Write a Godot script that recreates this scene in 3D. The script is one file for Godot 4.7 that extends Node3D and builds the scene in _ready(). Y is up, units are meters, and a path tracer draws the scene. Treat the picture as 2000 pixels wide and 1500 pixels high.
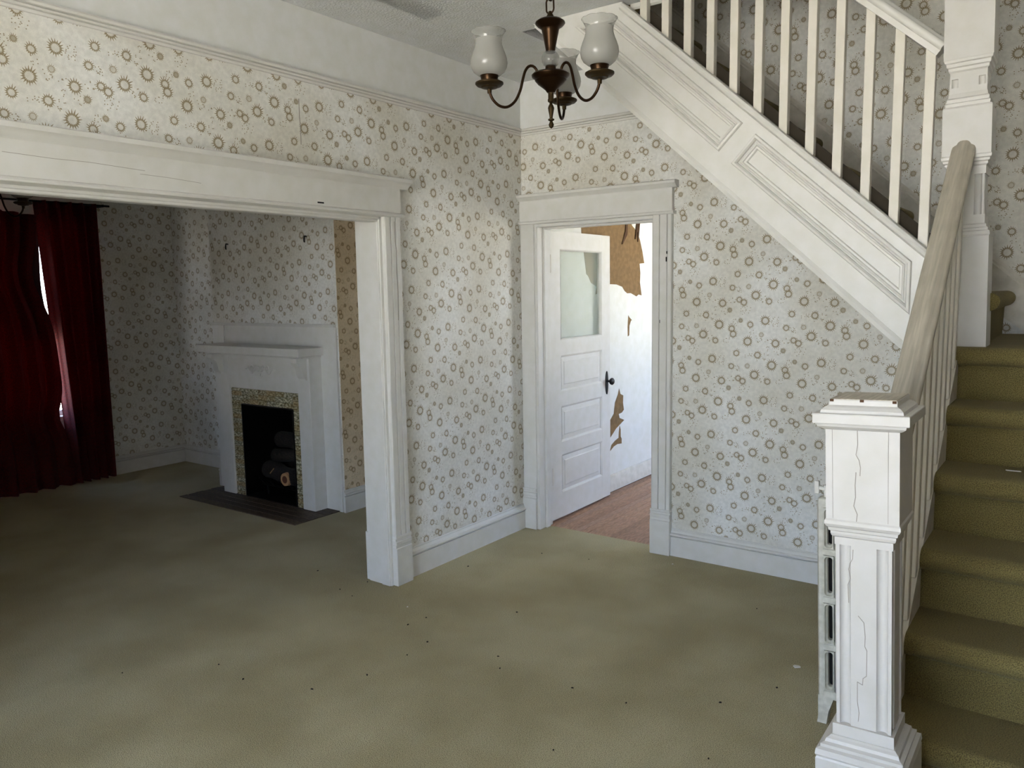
extends Node3D
# An empty old house: entrance hall with stairs, a parlour with a fireplace through the wide opening, a bright kitchen behind the door.
# x runs right along the wall under the stairs, y up, z towards the camera; the hall's far left corner is the origin.

var M := {}
var R := RandomNumberGenerator.new()

const TW := 0.6250        # wallpaper repeat, metres
const TH := 0.4560
const RISE := 0.2043
const RUN := 0.2265
const LAND := 1.43        # landing height
const CEIL := 3.05


func _ready() -> void:
	R.seed = 7
	setup_camera_and_light()
	make_materials()
	build_shell()
	build_parlour_shell()
	build_kitchen_shell()
	build_openings()
	build_staircase()
	build_railings()
	build_newels()
	build_fireplace()
	build_curtains()
	build_chandeliers()
	build_radiator()
	build_small_things()


func setup_camera_and_light() -> void:
	var cam := Camera3D.new()
	cam.name = "camera"
	add_child(cam)
	cam.fov = rad_to_deg(2.0 * atan(750.0 / 1540.18))
	cam.near = 0.05
	cam.transform = Transform3D(Basis(Vector3(0.80906, -0.01669, -0.58748), Vector3(-0.0566, 0.99274, -0.10616), Vector3(0.58499, 0.11914, 0.80224)).orthonormalized(), Vector3(3.157, 1.6799, 4.4745))
	cam.current = true
	var we := WorldEnvironment.new()
	we.name = "world_environment"
	var env := Environment.new()
	env.background_mode = Environment.BG_SKY
	var sky := Sky.new()
	var sm := ProceduralSkyMaterial.new()
	sm.sky_top_color = Color(0.62, 0.76, 1.0)
	sm.sky_horizon_color = Color(0.90, 0.95, 1.0)
	sm.ground_horizon_color = Color(1.0, 0.985, 0.95)
	sm.ground_bottom_color = Color(0.99, 0.97, 0.93)
	sm.sky_curve = 0.2
	sm.sky_energy_multiplier = 1.0
	sm.ground_energy_multiplier = 1.15
	sky.sky_material = sm
	env.sky = sky
	env.background_energy_multiplier = 6.0
	env.tonemap_mode = Environment.TONE_MAPPER_LINEAR
	env.tonemap_exposure = 3.3
	env.sdfgi_enabled = true
	env.ssao_enabled = true
	env.ssil_enabled = true
	we.environment = env
	add_child(we)


# ------------------------------------------------------------------ helpers

func begin() -> SurfaceTool:
	var st := SurfaceTool.new()
	st.begin(Mesh.PRIMITIVE_TRIANGLES)
	return st


func numbered(called: String, parent: Node) -> String:
	if not parent.has_node(called):
		return called
	var k := 1
	while parent.has_node("%s_%03d" % [called, k]):
		k += 1
	return "%s_%03d" % [called, k]


func obj(called: String, st: SurfaceTool, mat: Material, parent: Node = self) -> MeshInstance3D:
	var o := MeshInstance3D.new()
	o.mesh = st.commit()
	o.material_override = mat
	o.name = numbered(called, parent)
	parent.add_child(o, true)
	return o


func struct(called: String, st: SurfaceTool, mat: Material, label := "", category := "") -> MeshInstance3D:
	var o := obj(called, st, mat)
	o.set_meta("kind", "structure")
	if label != "":
		o.set_meta("label", label)
		o.set_meta("category", category)
	return o


func thing(called: String, label: String, category: String, at := Vector3.ZERO, group := "") -> Node3D:
	var o := Node3D.new()
	o.name = numbered(called, self)
	add_child(o, true)
	o.position = at
	return tag(o, label, category, group)


func struct_node(called: String, label: String, category: String, at := Vector3.ZERO) -> Node3D:
	var o := thing(called, label, category, at)
	o.set_meta("kind", "structure")
	return o


func tag(o: Node3D, label: String, category: String, group := "") -> Node3D:
	o.set_meta("label", label)
	o.set_meta("category", category)
	if group != "":
		o.set_meta("group", group)
	return o


func uvof(p: Vector3, n: Vector3) -> Vector2:
	var a := n.abs()
	if a.y >= a.x and a.y >= a.z:
		return Vector2(p.x, p.z)
	if a.x >= a.z:
		return Vector2(-p.z if n.x > 0 else p.z, -p.y)
	return Vector2(p.x if n.z > 0 else -p.x, -p.y)


func vert(st: SurfaceTool, p: Vector3, n: Vector3, fn: Vector3) -> void:
	var uv := uvof(p, fn)
	st.set_normal(n)
	st.set_uv(uv)
	st.set_uv2(uv)
	st.add_vertex(p)


func tri(st: SurfaceTool, a: Vector3, b: Vector3, c: Vector3, out: Vector3, na := Vector3.ZERO, nb := Vector3.ZERO, nc := Vector3.ZERO) -> void:
	var f := (b - a).cross(c - a)
	if f.length_squared() < 1e-16:
		return
	f = f.normalized()
	if f.dot(out) < 0.0:
		f = -f
	else:
		var t := b
		b = c
		c = t
		t = nb
		nb = nc
		nc = t
	vert(st, a, f if na == Vector3.ZERO else na, f)
	vert(st, b, f if nb == Vector3.ZERO else nb, f)
	vert(st, c, f if nc == Vector3.ZERO else nc, f)


func quad(st: SurfaceTool, a: Vector3, b: Vector3, c: Vector3, d: Vector3, out: Vector3) -> void:
	tri(st, a, b, c, out)
	tri(st, a, c, d, out)


func box(st: SurfaceTool, lo: Vector3, hi: Vector3, c := 0.0, xf := Transform3D.IDENTITY) -> void:
	var mid := (lo + hi) / 2
	var P := func(s: Array, ax: int) -> Vector3:
		var v := Vector3()
		for k in 3:
			var edge: float = (hi[k] if s[k] == 1 else lo[k])
			v[k] = edge if k == ax else edge + (-c if s[k] == 1 else c)
		return xf * v
	var m: Vector3 = xf * mid
	for ax in 3:
		var b := (ax + 1) % 3
		var d := (ax + 2) % 3
		for s in 2:
			var q := []
			for t in [[0, 0], [1, 0], [1, 1], [0, 1]]:
				var sg := [0, 0, 0]
				sg[ax] = s
				sg[b] = t[0]
				sg[d] = t[1]
				q.append(P.call(sg, ax))
			var out: Vector3 = xf.basis[ax] * (1.0 if s == 1 else -1.0)
			quad(st, q[0], q[1], q[2], q[3], out)
		if c > 0.0:
			for t in [[0, 0], [1, 0], [1, 1], [0, 1]]:
				var s0 := [0, 0, 0]
				s0[b] = t[0]
				s0[d] = t[1]
				var s1 := s0.duplicate()
				s1[ax] = 1
				var e0: Vector3 = P.call(s0, b)
				var e1: Vector3 = P.call(s1, b)
				var e2: Vector3 = P.call(s1, d)
				var e3: Vector3 = P.call(s0, d)
				quad(st, e0, e1, e2, e3, xf.basis[b] * (t[0] * 2.0 - 1.0) + xf.basis[d] * (t[1] * 2.0 - 1.0))
	if c > 0.0:
		for i in 8:
			var s := [i & 1, (i >> 1) & 1, (i >> 2) & 1]
			var v0: Vector3 = P.call(s, 0)
			tri(st, v0, P.call(s, 1), P.call(s, 2), v0 - m)


# a closed outline (u, v) carried along w; xf takes (u, v, w) to the place
func prism(st: SurfaceTool, outline: Array, w0: float, w1: float, xf := Transform3D.IDENTITY, caps := true, smooth := 35.0) -> void:
	var poly := PackedVector2Array(outline)
	var area := 0.0
	var n := poly.size()
	for i in n:
		area += poly[i].cross(poly[(i + 1) % n])
	if area < 0.0:
		poly.reverse()
	var en := []
	for i in n:
		var e := (poly[(i + 1) % n] - poly[i]).normalized()
		en.append(Vector2(e.y, -e.x))
	var lim := cos(deg_to_rad(smooth))
	for i in n:
		var j := (i + 1) % n
		var f: Vector2 = en[i]
		var fp: Vector2 = en[(i + n - 1) % n]
		var fn: Vector2 = en[j]
		var ni := (f + fp).normalized() if f.dot(fp) > lim else f
		var nj := (f + fn).normalized() if f.dot(fn) > lim else f
		var a := xf * Vector3(poly[i].x, poly[i].y, w0)
		var b := xf * Vector3(poly[j].x, poly[j].y, w0)
		var c := xf * Vector3(poly[j].x, poly[j].y, w1)
		var d := xf * Vector3(poly[i].x, poly[i].y, w1)
		var out := (xf.basis * Vector3(f.x, f.y, 0)).normalized()
		var Ni := (xf.basis * Vector3(ni.x, ni.y, 0)).normalized()
		var Nj := (xf.basis * Vector3(nj.x, nj.y, 0)).normalized()
		tri(st, a, b, c, out, Ni, Nj, Nj)
		tri(st, a, c, d, out, Ni, Nj, Ni)
	if caps:
		var t := Geometry2D.triangulate_polygon(poly)
		var wz := (xf.basis * Vector3(0, 0, signf(w1 - w0))).normalized()
		for k in range(0, t.size(), 3):
			for e in [[w0, -wz], [w1, wz]]:
				var p0 := poly[t[k]]
				var p1 := poly[t[k + 1]]
				var p2 := poly[t[k + 2]]
				tri(st, xf * Vector3(p0.x, p0.y, e[0]), xf * Vector3(p1.x, p1.y, e[0]), xf * Vector3(p2.x, p2.y, e[0]), e[1])


# square turning: [half width, y] levels stacked round the axis
func square_turn(st: SurfaceTool, lev: Array, cap := true) -> void:
	for i in lev.size() - 1:
		var r0: float = lev[i][0]
		var r1: float = lev[i + 1][0]
		var y0: float = lev[i][1]
		var y1: float = lev[i + 1][1]
		var s0 := [Vector3(-r0, y0, r0), Vector3(r0, y0, r0), Vector3(r0, y0, -r0), Vector3(-r0, y0, -r0)]
		var s1 := [Vector3(-r1, y1, r1), Vector3(r1, y1, r1), Vector3(r1, y1, -r1), Vector3(-r1, y1, -r1)]
		var dirs := [Vector3(0, 0, 1), Vector3(1, 0, 0), Vector3(0, 0, -1), Vector3(-1, 0, 0)]
		for k in 4:
			var j := (k + 1) % 4
			var d: Vector3 = dirs[k]
			var out := d * (y1 - y0) + Vector3(0, r0 - r1, 0)
			if absf(y1 - y0) < 1e-5:
				out = Vector3(0, signf(r0 - r1), 0)
			quad(st, s0[k], s0[j], s1[j], s1[k], out)
	if cap:
		for e in [[lev[0], -1.0], [lev[-1], 1.0]]:
			var r: float = e[0][0]
			var y: float = e[0][1]
			quad(st, Vector3(-r, y, r), Vector3(r, y, r), Vector3(r, y, -r), Vector3(-r, y, -r), Vector3(0, e[1], 0))


func lathe(st: SurfaceTool, prof: Array, seg := 32, xf := Transform3D.IDENTITY, wave := 0.0, waves := 0) -> void:
	var n := prof.size()
	var nr := []
	for i in n - 1:
		var e: Vector2 = (prof[i + 1] as Vector2) - (prof[i] as Vector2)
		nr.append(Vector2(e.y, -e.x).normalized())
	var at := func(i: int, k: int) -> Vector3:
		var a := TAU * k / seg
		var p: Vector2 = prof[i]
		var r := p.x
		if waves > 0:
			r *= 1.0 + wave * absf(sin(a * waves / 2.0))
		return xf * Vector3(r * cos(a), p.y, r * sin(a))
	var nat := func(v: Vector2, k: int) -> Vector3:
		var a := TAU * k / seg
		return (xf.basis * Vector3(v.x * cos(a), v.y, v.x * sin(a))).normalized()
	for i in n - 1:
		var f: Vector2 = nr[i]
		var n0 := f
		var n1 := f
		if i > 0 and f.dot(nr[i - 1]) > 0.75:
			n0 = (f + nr[i - 1]).normalized()
		if i < n - 2 and f.dot(nr[i + 1]) > 0.75:
			n1 = (f + nr[i + 1]).normalized()
		for k in seg:
			var out: Vector3 = nat.call(f, k) + nat.call(f, k + 1)
			var a: Vector3 = at.call(i, k)
			var b: Vector3 = at.call(i, k + 1)
			var c: Vector3 = at.call(i + 1, k + 1)
			var d: Vector3 = at.call(i + 1, k)
			tri(st, a, b, c, out, nat.call(n0, k), nat.call(n0, k + 1), nat.call(n1, k + 1))
			tri(st, a, c, d, out, nat.call(n0, k), nat.call(n1, k + 1), nat.call(n1, k))


func tube(st: SurfaceTool, pts: Array, r: float, seg := 10, closed := false, r_end := -1.0) -> void:
	var n := pts.size()
	var rings := []
	var norms := []
	var ref := Vector3(0.123, 0.9, 0.31).normalized()
	for i in n:
		var p: Vector3 = pts[i]
		var nx: Vector3 = pts[(i + 1) % n] if closed else pts[mini(i + 1, n - 1)]
		var pv: Vector3 = pts[(i + n - 1) % n] if closed else pts[maxi(i - 1, 0)]
		var t := (nx - pv).normalized()
		var u := (ref - t * ref.dot(t)).normalized()
		ref = u
		var v := t.cross(u)
		var rr := r if r_end < 0.0 else lerpf(r, r_end, float(i) / (n - 1))
		var ring := []
		var nn := []
		for k in seg:
			var a := TAU * k / seg
			var d := u * cos(a) + v * sin(a)
			nn.append(d)
			ring.append(p + d * rr)
		rings.append(ring)
		norms.append(nn)
	var last := n if closed else n - 1
	for i in last:
		var j := (i + 1) % n
		# a closed loop's last ring may be turned against the first: find the turn
		var sh := 0
		if closed and j == 0:
			var best := 1e9
			for q in seg:
				var d2: float = (rings[i][0] as Vector3).distance_squared_to(rings[j][q])
				if d2 < best:
					best = d2
					sh = q
		for k in seg:
			var k2 := (k + 1) % seg
			var ka := (k + sh) % seg
			var kb := (k2 + sh) % seg
			var out: Vector3 = norms[i][k] + norms[i][k2]
			tri(st, rings[i][k], rings[i][k2], rings[j][kb], out, norms[i][k], norms[i][k2], norms[j][kb])
			tri(st, rings[i][k], rings[j][kb], rings[j][ka], out, norms[i][k], norms[j][kb], norms[j][ka])
	if not closed:
		for e in [[0, -1.0], [n - 1, 1.0]]:
			var i: int = e[0]
			var t: Vector3 = ((pts[mini(i + 1, n - 1)] as Vector3) - (pts[maxi(i - 1, 0)] as Vector3)) * e[1]
			for k in range(1, seg - 1):
				tri(st, rings[i][0], rings[i][k], rings[i][k + 1], t)


func inset(poly: Array, d: float) -> Array:
	var n := poly.size()
	var res := []
	for i in n:
		var a: Vector2 = poly[(i + n - 1) % n]
		var b: Vector2 = poly[i]
		var c: Vector2 = poly[(i + 1) % n]
		var e0 := (b - a).normalized()
		var e1 := (c - b).normalized()
		var n0 := Vector2(-e0.y, e0.x)
		var n1 := Vector2(-e1.y, e1.x)
		var k := (n0 + n1) / (1.0 + n0.dot(n1))
		res.append(b + k * d)
	return res


# mitred moulding round a convex outline (counter-clockwise in u, v); levels are [inset, height]
func moulded(st: SurfaceTool, poly: Array, levels: Array, xf: Transform3D, fill := true) -> void:
	var prev := []
	for l in levels.size():
		var ring := []
		for q in inset(poly, levels[l][0]):
			ring.append(xf * Vector3(q.x, q.y, levels[l][1]))
		if l > 0:
			for i in ring.size():
				var j := (i + 1) % ring.size()
				var e: Vector3 = (prev[j] - prev[i])
				var across: Vector3 = ring[i] - prev[i]
				var out := e.cross(across)
				if out.dot(xf.basis.z) < 0.0:
					out = -out
				if absf(out.normalized().dot(xf.basis.z)) < 1e-3:
					out = xf.basis.z
				quad(st, prev[i], prev[j], ring[j], ring[i], out)
		prev = ring
	if fill:
		for i in range(1, prev.size() - 1):
			tri(st, prev[0], prev[i], prev[i + 1], xf.basis.z)


func ngon(st: SurfaceTool, outline: Array, w: float, xf: Transform3D) -> void:
	var poly := PackedVector2Array(outline)
	var t := Geometry2D.triangulate_polygon(poly)
	for k in range(0, t.size(), 3):
		var p0 := poly[t[k]]
		var p1 := poly[t[k + 1]]
		var p2 := poly[t[k + 2]]
		tri(st, xf * Vector3(p0.x, p0.y, w), xf * Vector3(p1.x, p1.y, w), xf * Vector3(p2.x, p2.y, w), xf.basis.z)


func rect(x0: float, y0: float, x1: float, y1: float) -> Array:
	return [Vector2(x0, y0), Vector2(x1, y0), Vector2(x1, y1), Vector2(x0, y1)]


# frames: (u, v, w) -> world
func on_z(z := 0.0) -> Transform3D:      # u = x, v = y, w = +z
	return Transform3D(Basis.IDENTITY, Vector3(0, 0, z))


func on_x(x := 0.0) -> Transform3D:      # u = -z, v = y, w = +x
	return Transform3D(Basis(Vector3(0, 0, -1), Vector3(0, 1, 0), Vector3(1, 0, 0)), Vector3(x, 0, 0))


func along_x() -> Transform3D:           # u = z, v = y, w = x
	return Transform3D(Basis(Vector3(0, 0, 1), Vector3(0, 1, 0), Vector3(1, 0, 0)), Vector3.ZERO)


func along_z() -> Transform3D:           # u = x, v = y, w = z
	return Transform3D.IDENTITY


func along_y() -> Transform3D:           # u = x, v = z, w = y
	return Transform3D(Basis(Vector3(1, 0, 0), Vector3(0, 0, 1), Vector3(0, 1, 0)), Vector3.ZERO)


# a thin sheet of wallpaper: outlines in (u, y) on a wall plane; the print is placed by the wall's own offset
func paper(st: SurfaceTool, outline: Array, xf: Transform3D, off: Vector2, thick := 0.002) -> void:
	var poly := PackedVector2Array(outline)
	var t := Geometry2D.triangulate_polygon(poly)
	for k in range(0, t.size(), 3):
		var p := [poly[t[k]], poly[t[k + 1]], poly[t[k + 2]]]
		var q := []
		for a in p:
			q.append(xf * Vector3(a.x, a.y, thick))
		var f: Vector3 = (q[1] - q[0]).cross(q[2] - q[0])
		if f.dot(xf.basis.z) > 0.0:
			q = [q[0], q[2], q[1]]
			p = [p[0], p[2], p[1]]
		for i in 3:
			st.set_normal(xf.basis.z)
			st.set_uv(Vector2((p[i].x + off.x) / TW, -(p[i].y + off.y) / TH))
			st.set_uv2(Vector2(p[i].x, -p[i].y))
			st.add_vertex(q[i])
	prism(st, outline, 0.0, thick, xf, false)


# ------------------------------------------------------------------ materials

func noise_tex(freq: float, c0: Color, c1: Color, seed_: int, size := 512, oct := 4) -> NoiseTexture2D:
	var n := FastNoiseLite.new()
	n.noise_type = FastNoiseLite.TYPE_SIMPLEX_SMOOTH
	n.frequency = freq
	n.seed = seed_
	n.fractal_octaves = oct
	var t := NoiseTexture2D.new()
	t.noise = n
	t.width = size
	t.height = size
	t.seamless = true
	var g := Gradient.new()
	g.offsets = PackedFloat32Array([0.2, 0.8])
	g.colors = PackedColorArray([c0, c1])
	t.color_ramp = g
	return t


func bump_tex(freq: float, seed_: int, strength: float, size := 512, oct := 3) -> NoiseTexture2D:
	var n := FastNoiseLite.new()
	n.noise_type = FastNoiseLite.TYPE_SIMPLEX_SMOOTH
	n.frequency = freq
	n.seed = seed_
	n.fractal_octaves = oct
	var t := NoiseTexture2D.new()
	t.noise = n
	t.width = size
	t.height = size
	t.seamless = true
	t.as_normal_map = true
	t.bump_strength = strength
	return t


func plain(c: Color, rough := 0.6, metal := 0.0) -> StandardMaterial3D:
	var m := StandardMaterial3D.new()
	m.albedo_color = c
	m.roughness = rough
	m.metallic = metal
	return m


func painted(c: Color, rough: float, seed_: int, tint := 0.975, scale := 1.3) -> StandardMaterial3D:
	var m := plain(c, rough)
	m.albedo_texture = noise_tex(0.012, Color(tint, tint, tint * 0.985), Color(1, 1, 1), seed_)
	m.uv1_triplanar = true
	m.uv1_world_triplanar = true
	m.uv1_scale = Vector3.ONE * scale
	return m


func make_materials() -> void:
	M.paint = painted(Color(0.865, 0.858, 0.842), 0.42, 3)
	M.paint_old = painted(Color(0.86, 0.84, 0.80), 0.5, 4, 0.93, 2.0)
	M.plaster = painted(Color(0.88, 0.882, 0.88), 0.85, 5)
	M.kitchen = painted(Color(0.90, 0.90, 0.88), 0.6, 6)
	M.ceiling = painted(Color(0.86, 0.865, 0.87), 0.95, 8)
	M.ceiling.normal_enabled = true
	M.ceiling.normal_texture = bump_tex(0.09, 12, 4.0, 512, 2)
	M.ceiling.normal_scale = 0.55
	M.grime = painted(Color(0.76, 0.725, 0.66), 0.5, 9, 0.86, 1.0)
	M.grime.uv1_scale = Vector3(14, 1.2, 1.2)
	M.crack = plain(Color(0.60, 0.575, 0.54), 0.9)
	M.newel_paint = painted(Color(0.80, 0.79, 0.775), 0.45, 11)
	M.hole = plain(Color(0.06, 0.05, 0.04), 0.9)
	M.paper = wallpaper_material(Color(1, 1, 1))
	M.paper_tan = wallpaper_material(Color(0.96, 0.885, 0.77))
	M.carpet = carpet_material(Color(0.80, 0.76, 0.615), 21)
	M.stair_carpet = carpet_material(Color(0.56, 0.51, 0.315), 22)
	var br := plain(Color(0.20, 0.135, 0.075), 0.32, 0.85)
	M.brass = br
	M.brass_dull = plain(Color(0.24, 0.185, 0.10), 0.5, 0.8)
	M.black_metal = plain(Color(0.035, 0.033, 0.032), 0.5, 0.4)
	M.knob = plain(Color(0.02, 0.02, 0.02), 0.35, 0.3)
	M.steel = plain(Color(0.62, 0.61, 0.58), 0.45, 0.6)
	var fr := plain(Color(0.66, 0.655, 0.635, 0.72), 0.22)
	fr.transparency = BaseMaterial3D.TRANSPARENCY_ALPHA
	fr.backlight_enabled = true
	fr.backlight = Color(0.4, 0.4, 0.39)
	M.frost = fr
	var cl := plain(Color(0.62, 0.62, 0.60, 0.50), 0.06)
	cl.transparency = BaseMaterial3D.TRANSPARENCY_ALPHA
	M.clear_rim = cl
	var gl := plain(Color(0.50, 0.50, 0.48, 0.50), 0.04)
	gl.transparency = BaseMaterial3D.TRANSPARENCY_ALPHA
	M.crystal = gl
	var pane := plain(Color(0.80, 0.90, 0.82, 0.10), 0.03)
	pane.transparency = BaseMaterial3D.TRANSPARENCY_ALPHA
	M.pane = pane
	M.brown = painted(Color(0.52, 0.41, 0.265), 0.85, 31, 0.9, 3.0)
	M.brown_dark = plain(Color(0.30, 0.20, 0.11), 0.9)
	M.tile = []
	for k in 5:
		var t := plain(Color(1, 1, 1), 0.22)
		var cols := [[Color(0.42, 0.37, 0.25), Color(0.80, 0.77, 0.65)], [Color(0.46, 0.41, 0.28), Color(0.76, 0.73, 0.60)], [Color(0.38, 0.37, 0.27), Color(0.84, 0.81, 0.70)], [Color(0.50, 0.43, 0.30), Color(0.77, 0.71, 0.56)], [Color(0.42, 0.41, 0.32), Color(0.83, 0.81, 0.71)]]
		t.albedo_texture = noise_tex(0.035, cols[k][0], cols[k][1], 40 + k, 256, 5)
		t.uv1_triplanar = true
		t.uv1_world_triplanar = true
		t.uv1_scale = Vector3(3, 6, 3)
		M.tile.append(t)
	M.plank = []
	for k in 4:
		var p := plain(Color(1, 1, 1), 0.55)
		var b: Color = [Color(0.68, 0.50, 0.39), Color(0.72, 0.54, 0.42), Color(0.62, 0.45, 0.345), Color(0.69, 0.53, 0.43)][k]
		p.albedo_texture = noise_tex(0.03, b.darkened(0.25), b.lightened(0.08), 60 + k, 256, 4)
		p.uv1_triplanar = true
		p.uv1_world_triplanar = true
		p.uv1_scale = Vector3(14, 14, 1.6)
		M.plank.append(p)
	M.hearth = []
	for k in 3:
		var p := plain(Color(1, 1, 1), 0.6)
		var b: Color = [Color(0.33, 0.265, 0.195), Color(0.28, 0.225, 0.165), Color(0.37, 0.30, 0.23)][k]
		p.albedo_texture = noise_tex(0.03, b.darkened(0.35), b.lightened(0.08), 70 + k, 256, 4)
		p.uv1_triplanar = true
		p.uv1_world_triplanar = true
		p.uv1_scale = Vector3(2, 14, 14)
		M.hearth.append(p)
	var cu := plain(Color(0.40, 0.025, 0.035), 0.9)
	cu.albedo_texture = noise_tex(0.09, Color(0.55, 0.5, 0.45), Color(1.0, 1.0, 1.0), 80, 512, 3)
	cu.uv1_scale = Vector3(2.5, 1.2, 1)
	cu.backlight_enabled = true
	cu.backlight = Color(0.14, 0.013, 0.015)
	M.curtain = cu
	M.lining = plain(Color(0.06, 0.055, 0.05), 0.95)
	M.log = plain(Color(1, 1, 1), 0.9)
	M.log.albedo_texture = noise_tex(0.03, Color(0.05, 0.045, 0.04), Color(0.20, 0.17, 0.145), 90, 256, 5)
	M.log.uv1_triplanar = true
	M.log.uv1_scale = Vector3(3, 12, 12)
	M.log_end = plain(Color(0.72, 0.56, 0.40), 0.8)
	M.log_ring = plain(Color(0.36, 0.20, 0.13), 0.8)
	M.radiator = painted(Color(0.83, 0.82, 0.77), 0.45, 95, 0.9, 4.0)
	M.chip = plain(Color(0.86, 0.85, 0.82), 0.8)
	M.crumb = plain(Color(0.10, 0.085, 0.06), 0.9)
	M.added_wainscot_brown = painted(Color(0.36, 0.25, 0.18), 0.5, 98, 0.7, 1.5)
	M.fillet_brown = plain(Color(0.20, 0.175, 0.135), 0.95)
	M.spindle = painted(Color(0.87, 0.85, 0.81), 0.45, 97)


func wallpaper_material(tint: Color) -> StandardMaterial3D:
	if not M.has("paper_img"):
		M.paper_img = ImageTexture.create_from_image(draw_wallpaper())
	var m := plain(tint, 0.55)
	m.albedo_texture = M.paper_img
	m.detail_enabled = true
	m.detail_blend_mode = BaseMaterial3D.BLEND_MODE_MUL
	m.detail_uv_layer = BaseMaterial3D.DETAIL_UV_2
	m.detail_albedo = noise_tex(0.006, Color(0.92, 0.905, 0.87), Color(1, 1, 1), 17, 512, 4)
	m.uv2_scale = Vector3(0.4, 0.4, 1)
	return m


func draw_wallpaper() -> Image:
	var w := 1024
	var h := 747
	var s := w / TW
	var n1 := FastNoiseLite.new()
	n1.frequency = 0.022
	n1.seed = 5
	n1.fractal_octaves = 4
	var n2 := FastNoiseLite.new()
	n2.frequency = 0.16
	n2.seed = 9
	n2.fractal_octaves = 2
	var a := n1.get_seamless_image(w, h)
	var b := n2.get_seamless_image(w, h)
	var da := a.get_data()
	var db := b.get_data()
	var out := PackedByteArray()
	out.resize(w * h * 3)
	for i in w * h:
		var v := (da[i] / 255.0 - 0.5) * 0.085 + (db[i] / 255.0 - 0.5) * 0.075
		var g := clampf(0.905 + v, 0.0, 1.0)
		out[i * 3] = int((g + 0.001) * 255)
		out[i * 3 + 1] = int(g * 255)
		out[i * 3 + 2] = int((g - 0.014) * 255)
	var im := Image.create_from_data(w, h, false, Image.FORMAT_RGB8, out)
	# the print: rings of little rays in four kinds, and sprays of dots; [x, y, radius, kind]
	var suns := [[1.226, 1.707, 0.0117, 1], [1.283, 1.684, 0.0166, 0], [1.369, 1.707, 0.0222, 0], [1.487, 1.668, 0.016, 0], [1.582, 1.673, 0.0132, 2], [1.529, 1.599, 0.0159, 0], [1.556, 1.583, 0.0174, 0], [1.624, 1.623, 0.0234, 3], [1.348, 1.627, 0.0125, 2], [1.269, 1.587, 0.0234, 0], [1.429, 1.579, 0.0211, 0], [1.473, 1.539, 0.0129, 1], [1.204, 1.517, 0.0169, 3], [1.328, 1.51, 0.0182, 0], [1.41, 1.454, 0.0245, 0], [1.486, 1.431, 0.0177, 3], [1.495, 1.4, 0.0187, 0], [1.388, 1.36, 0.0165, 0]]
	var sprays := [[1.429, 1.702, 0.0247, 16], [1.354, 1.376, 0.022, 14], [1.487, 1.591, 0.0195, 10], [1.503, 1.468, 0.0195, 12], [1.277, 1.503, 0.0206, 9], [1.379, 1.505, 0.0184, 7], [1.349, 1.476, 0.0203, 7], [1.565, 1.538, 0.0255, 9], [1.33, 1.602, 0.0186, 10], [1.442, 1.528, 0.0181, 6], [1.528, 1.658, 0.0129, 6], [1.215, 1.429, 0.0175, 7], [1.381, 1.595, 0.0167, 5], [1.385, 1.547, 0.0134, 5], [1.292, 1.644, 0.0239, 7], [1.458, 1.365, 0.0198, 9], [1.258, 1.311, 0.0277, 8], [1.406, 1.677, 0.0166, 4]]
	var rr := RandomNumberGenerator.new()
	rr.seed = 31
	var dots := []
	for c in sprays:
		for k in c[3]:
			var r: float = c[2] * sqrt(rr.randf()) * 1.15
			var t := rr.randf() * TAU
			dots.append([c[0] + r * cos(t), c[1] + r * sin(t)])
	var ink := Color(0.565, 0.505, 0.385)
	for shift in [Vector2.ZERO, Vector2(TW / 2, TH / 2)]:
		for d in dots:
			disc(im, (d[0] + shift.x) * s, -(d[1] + shift.y) * s, 0.0022 * s, ink, 0.8)
		for f in suns:
			sun(im, (f[0] + shift.x) * s, -(f[1] + shift.y) * s, f[2] * s, f[3], ink, rr)
	im.generate_mipmaps()
	return im


func blend(im: Image, x: int, y: int, c: Color, a: float) -> void:
	var px := posmod(x, im.get_width())
	var py := posmod(y, im.get_height())
	im.set_pixel(px, py, im.get_pixel(px, py).lerp(c, a))


func disc(im: Image, cx: float, cy: float, r: float, c: Color, a: float) -> void:
	for y in range(int(cy - r - 1), int(cy + r + 2)):
		for x in range(int(cx - r - 1), int(cx + r + 2)):
			var d := Vector2(x - cx, y - cy).length()
			var k := clampf(r + 0.5 - d, 0.0, 1.0)
			if k > 0.0:
				blend(im, x, y, c, a * k)


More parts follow.
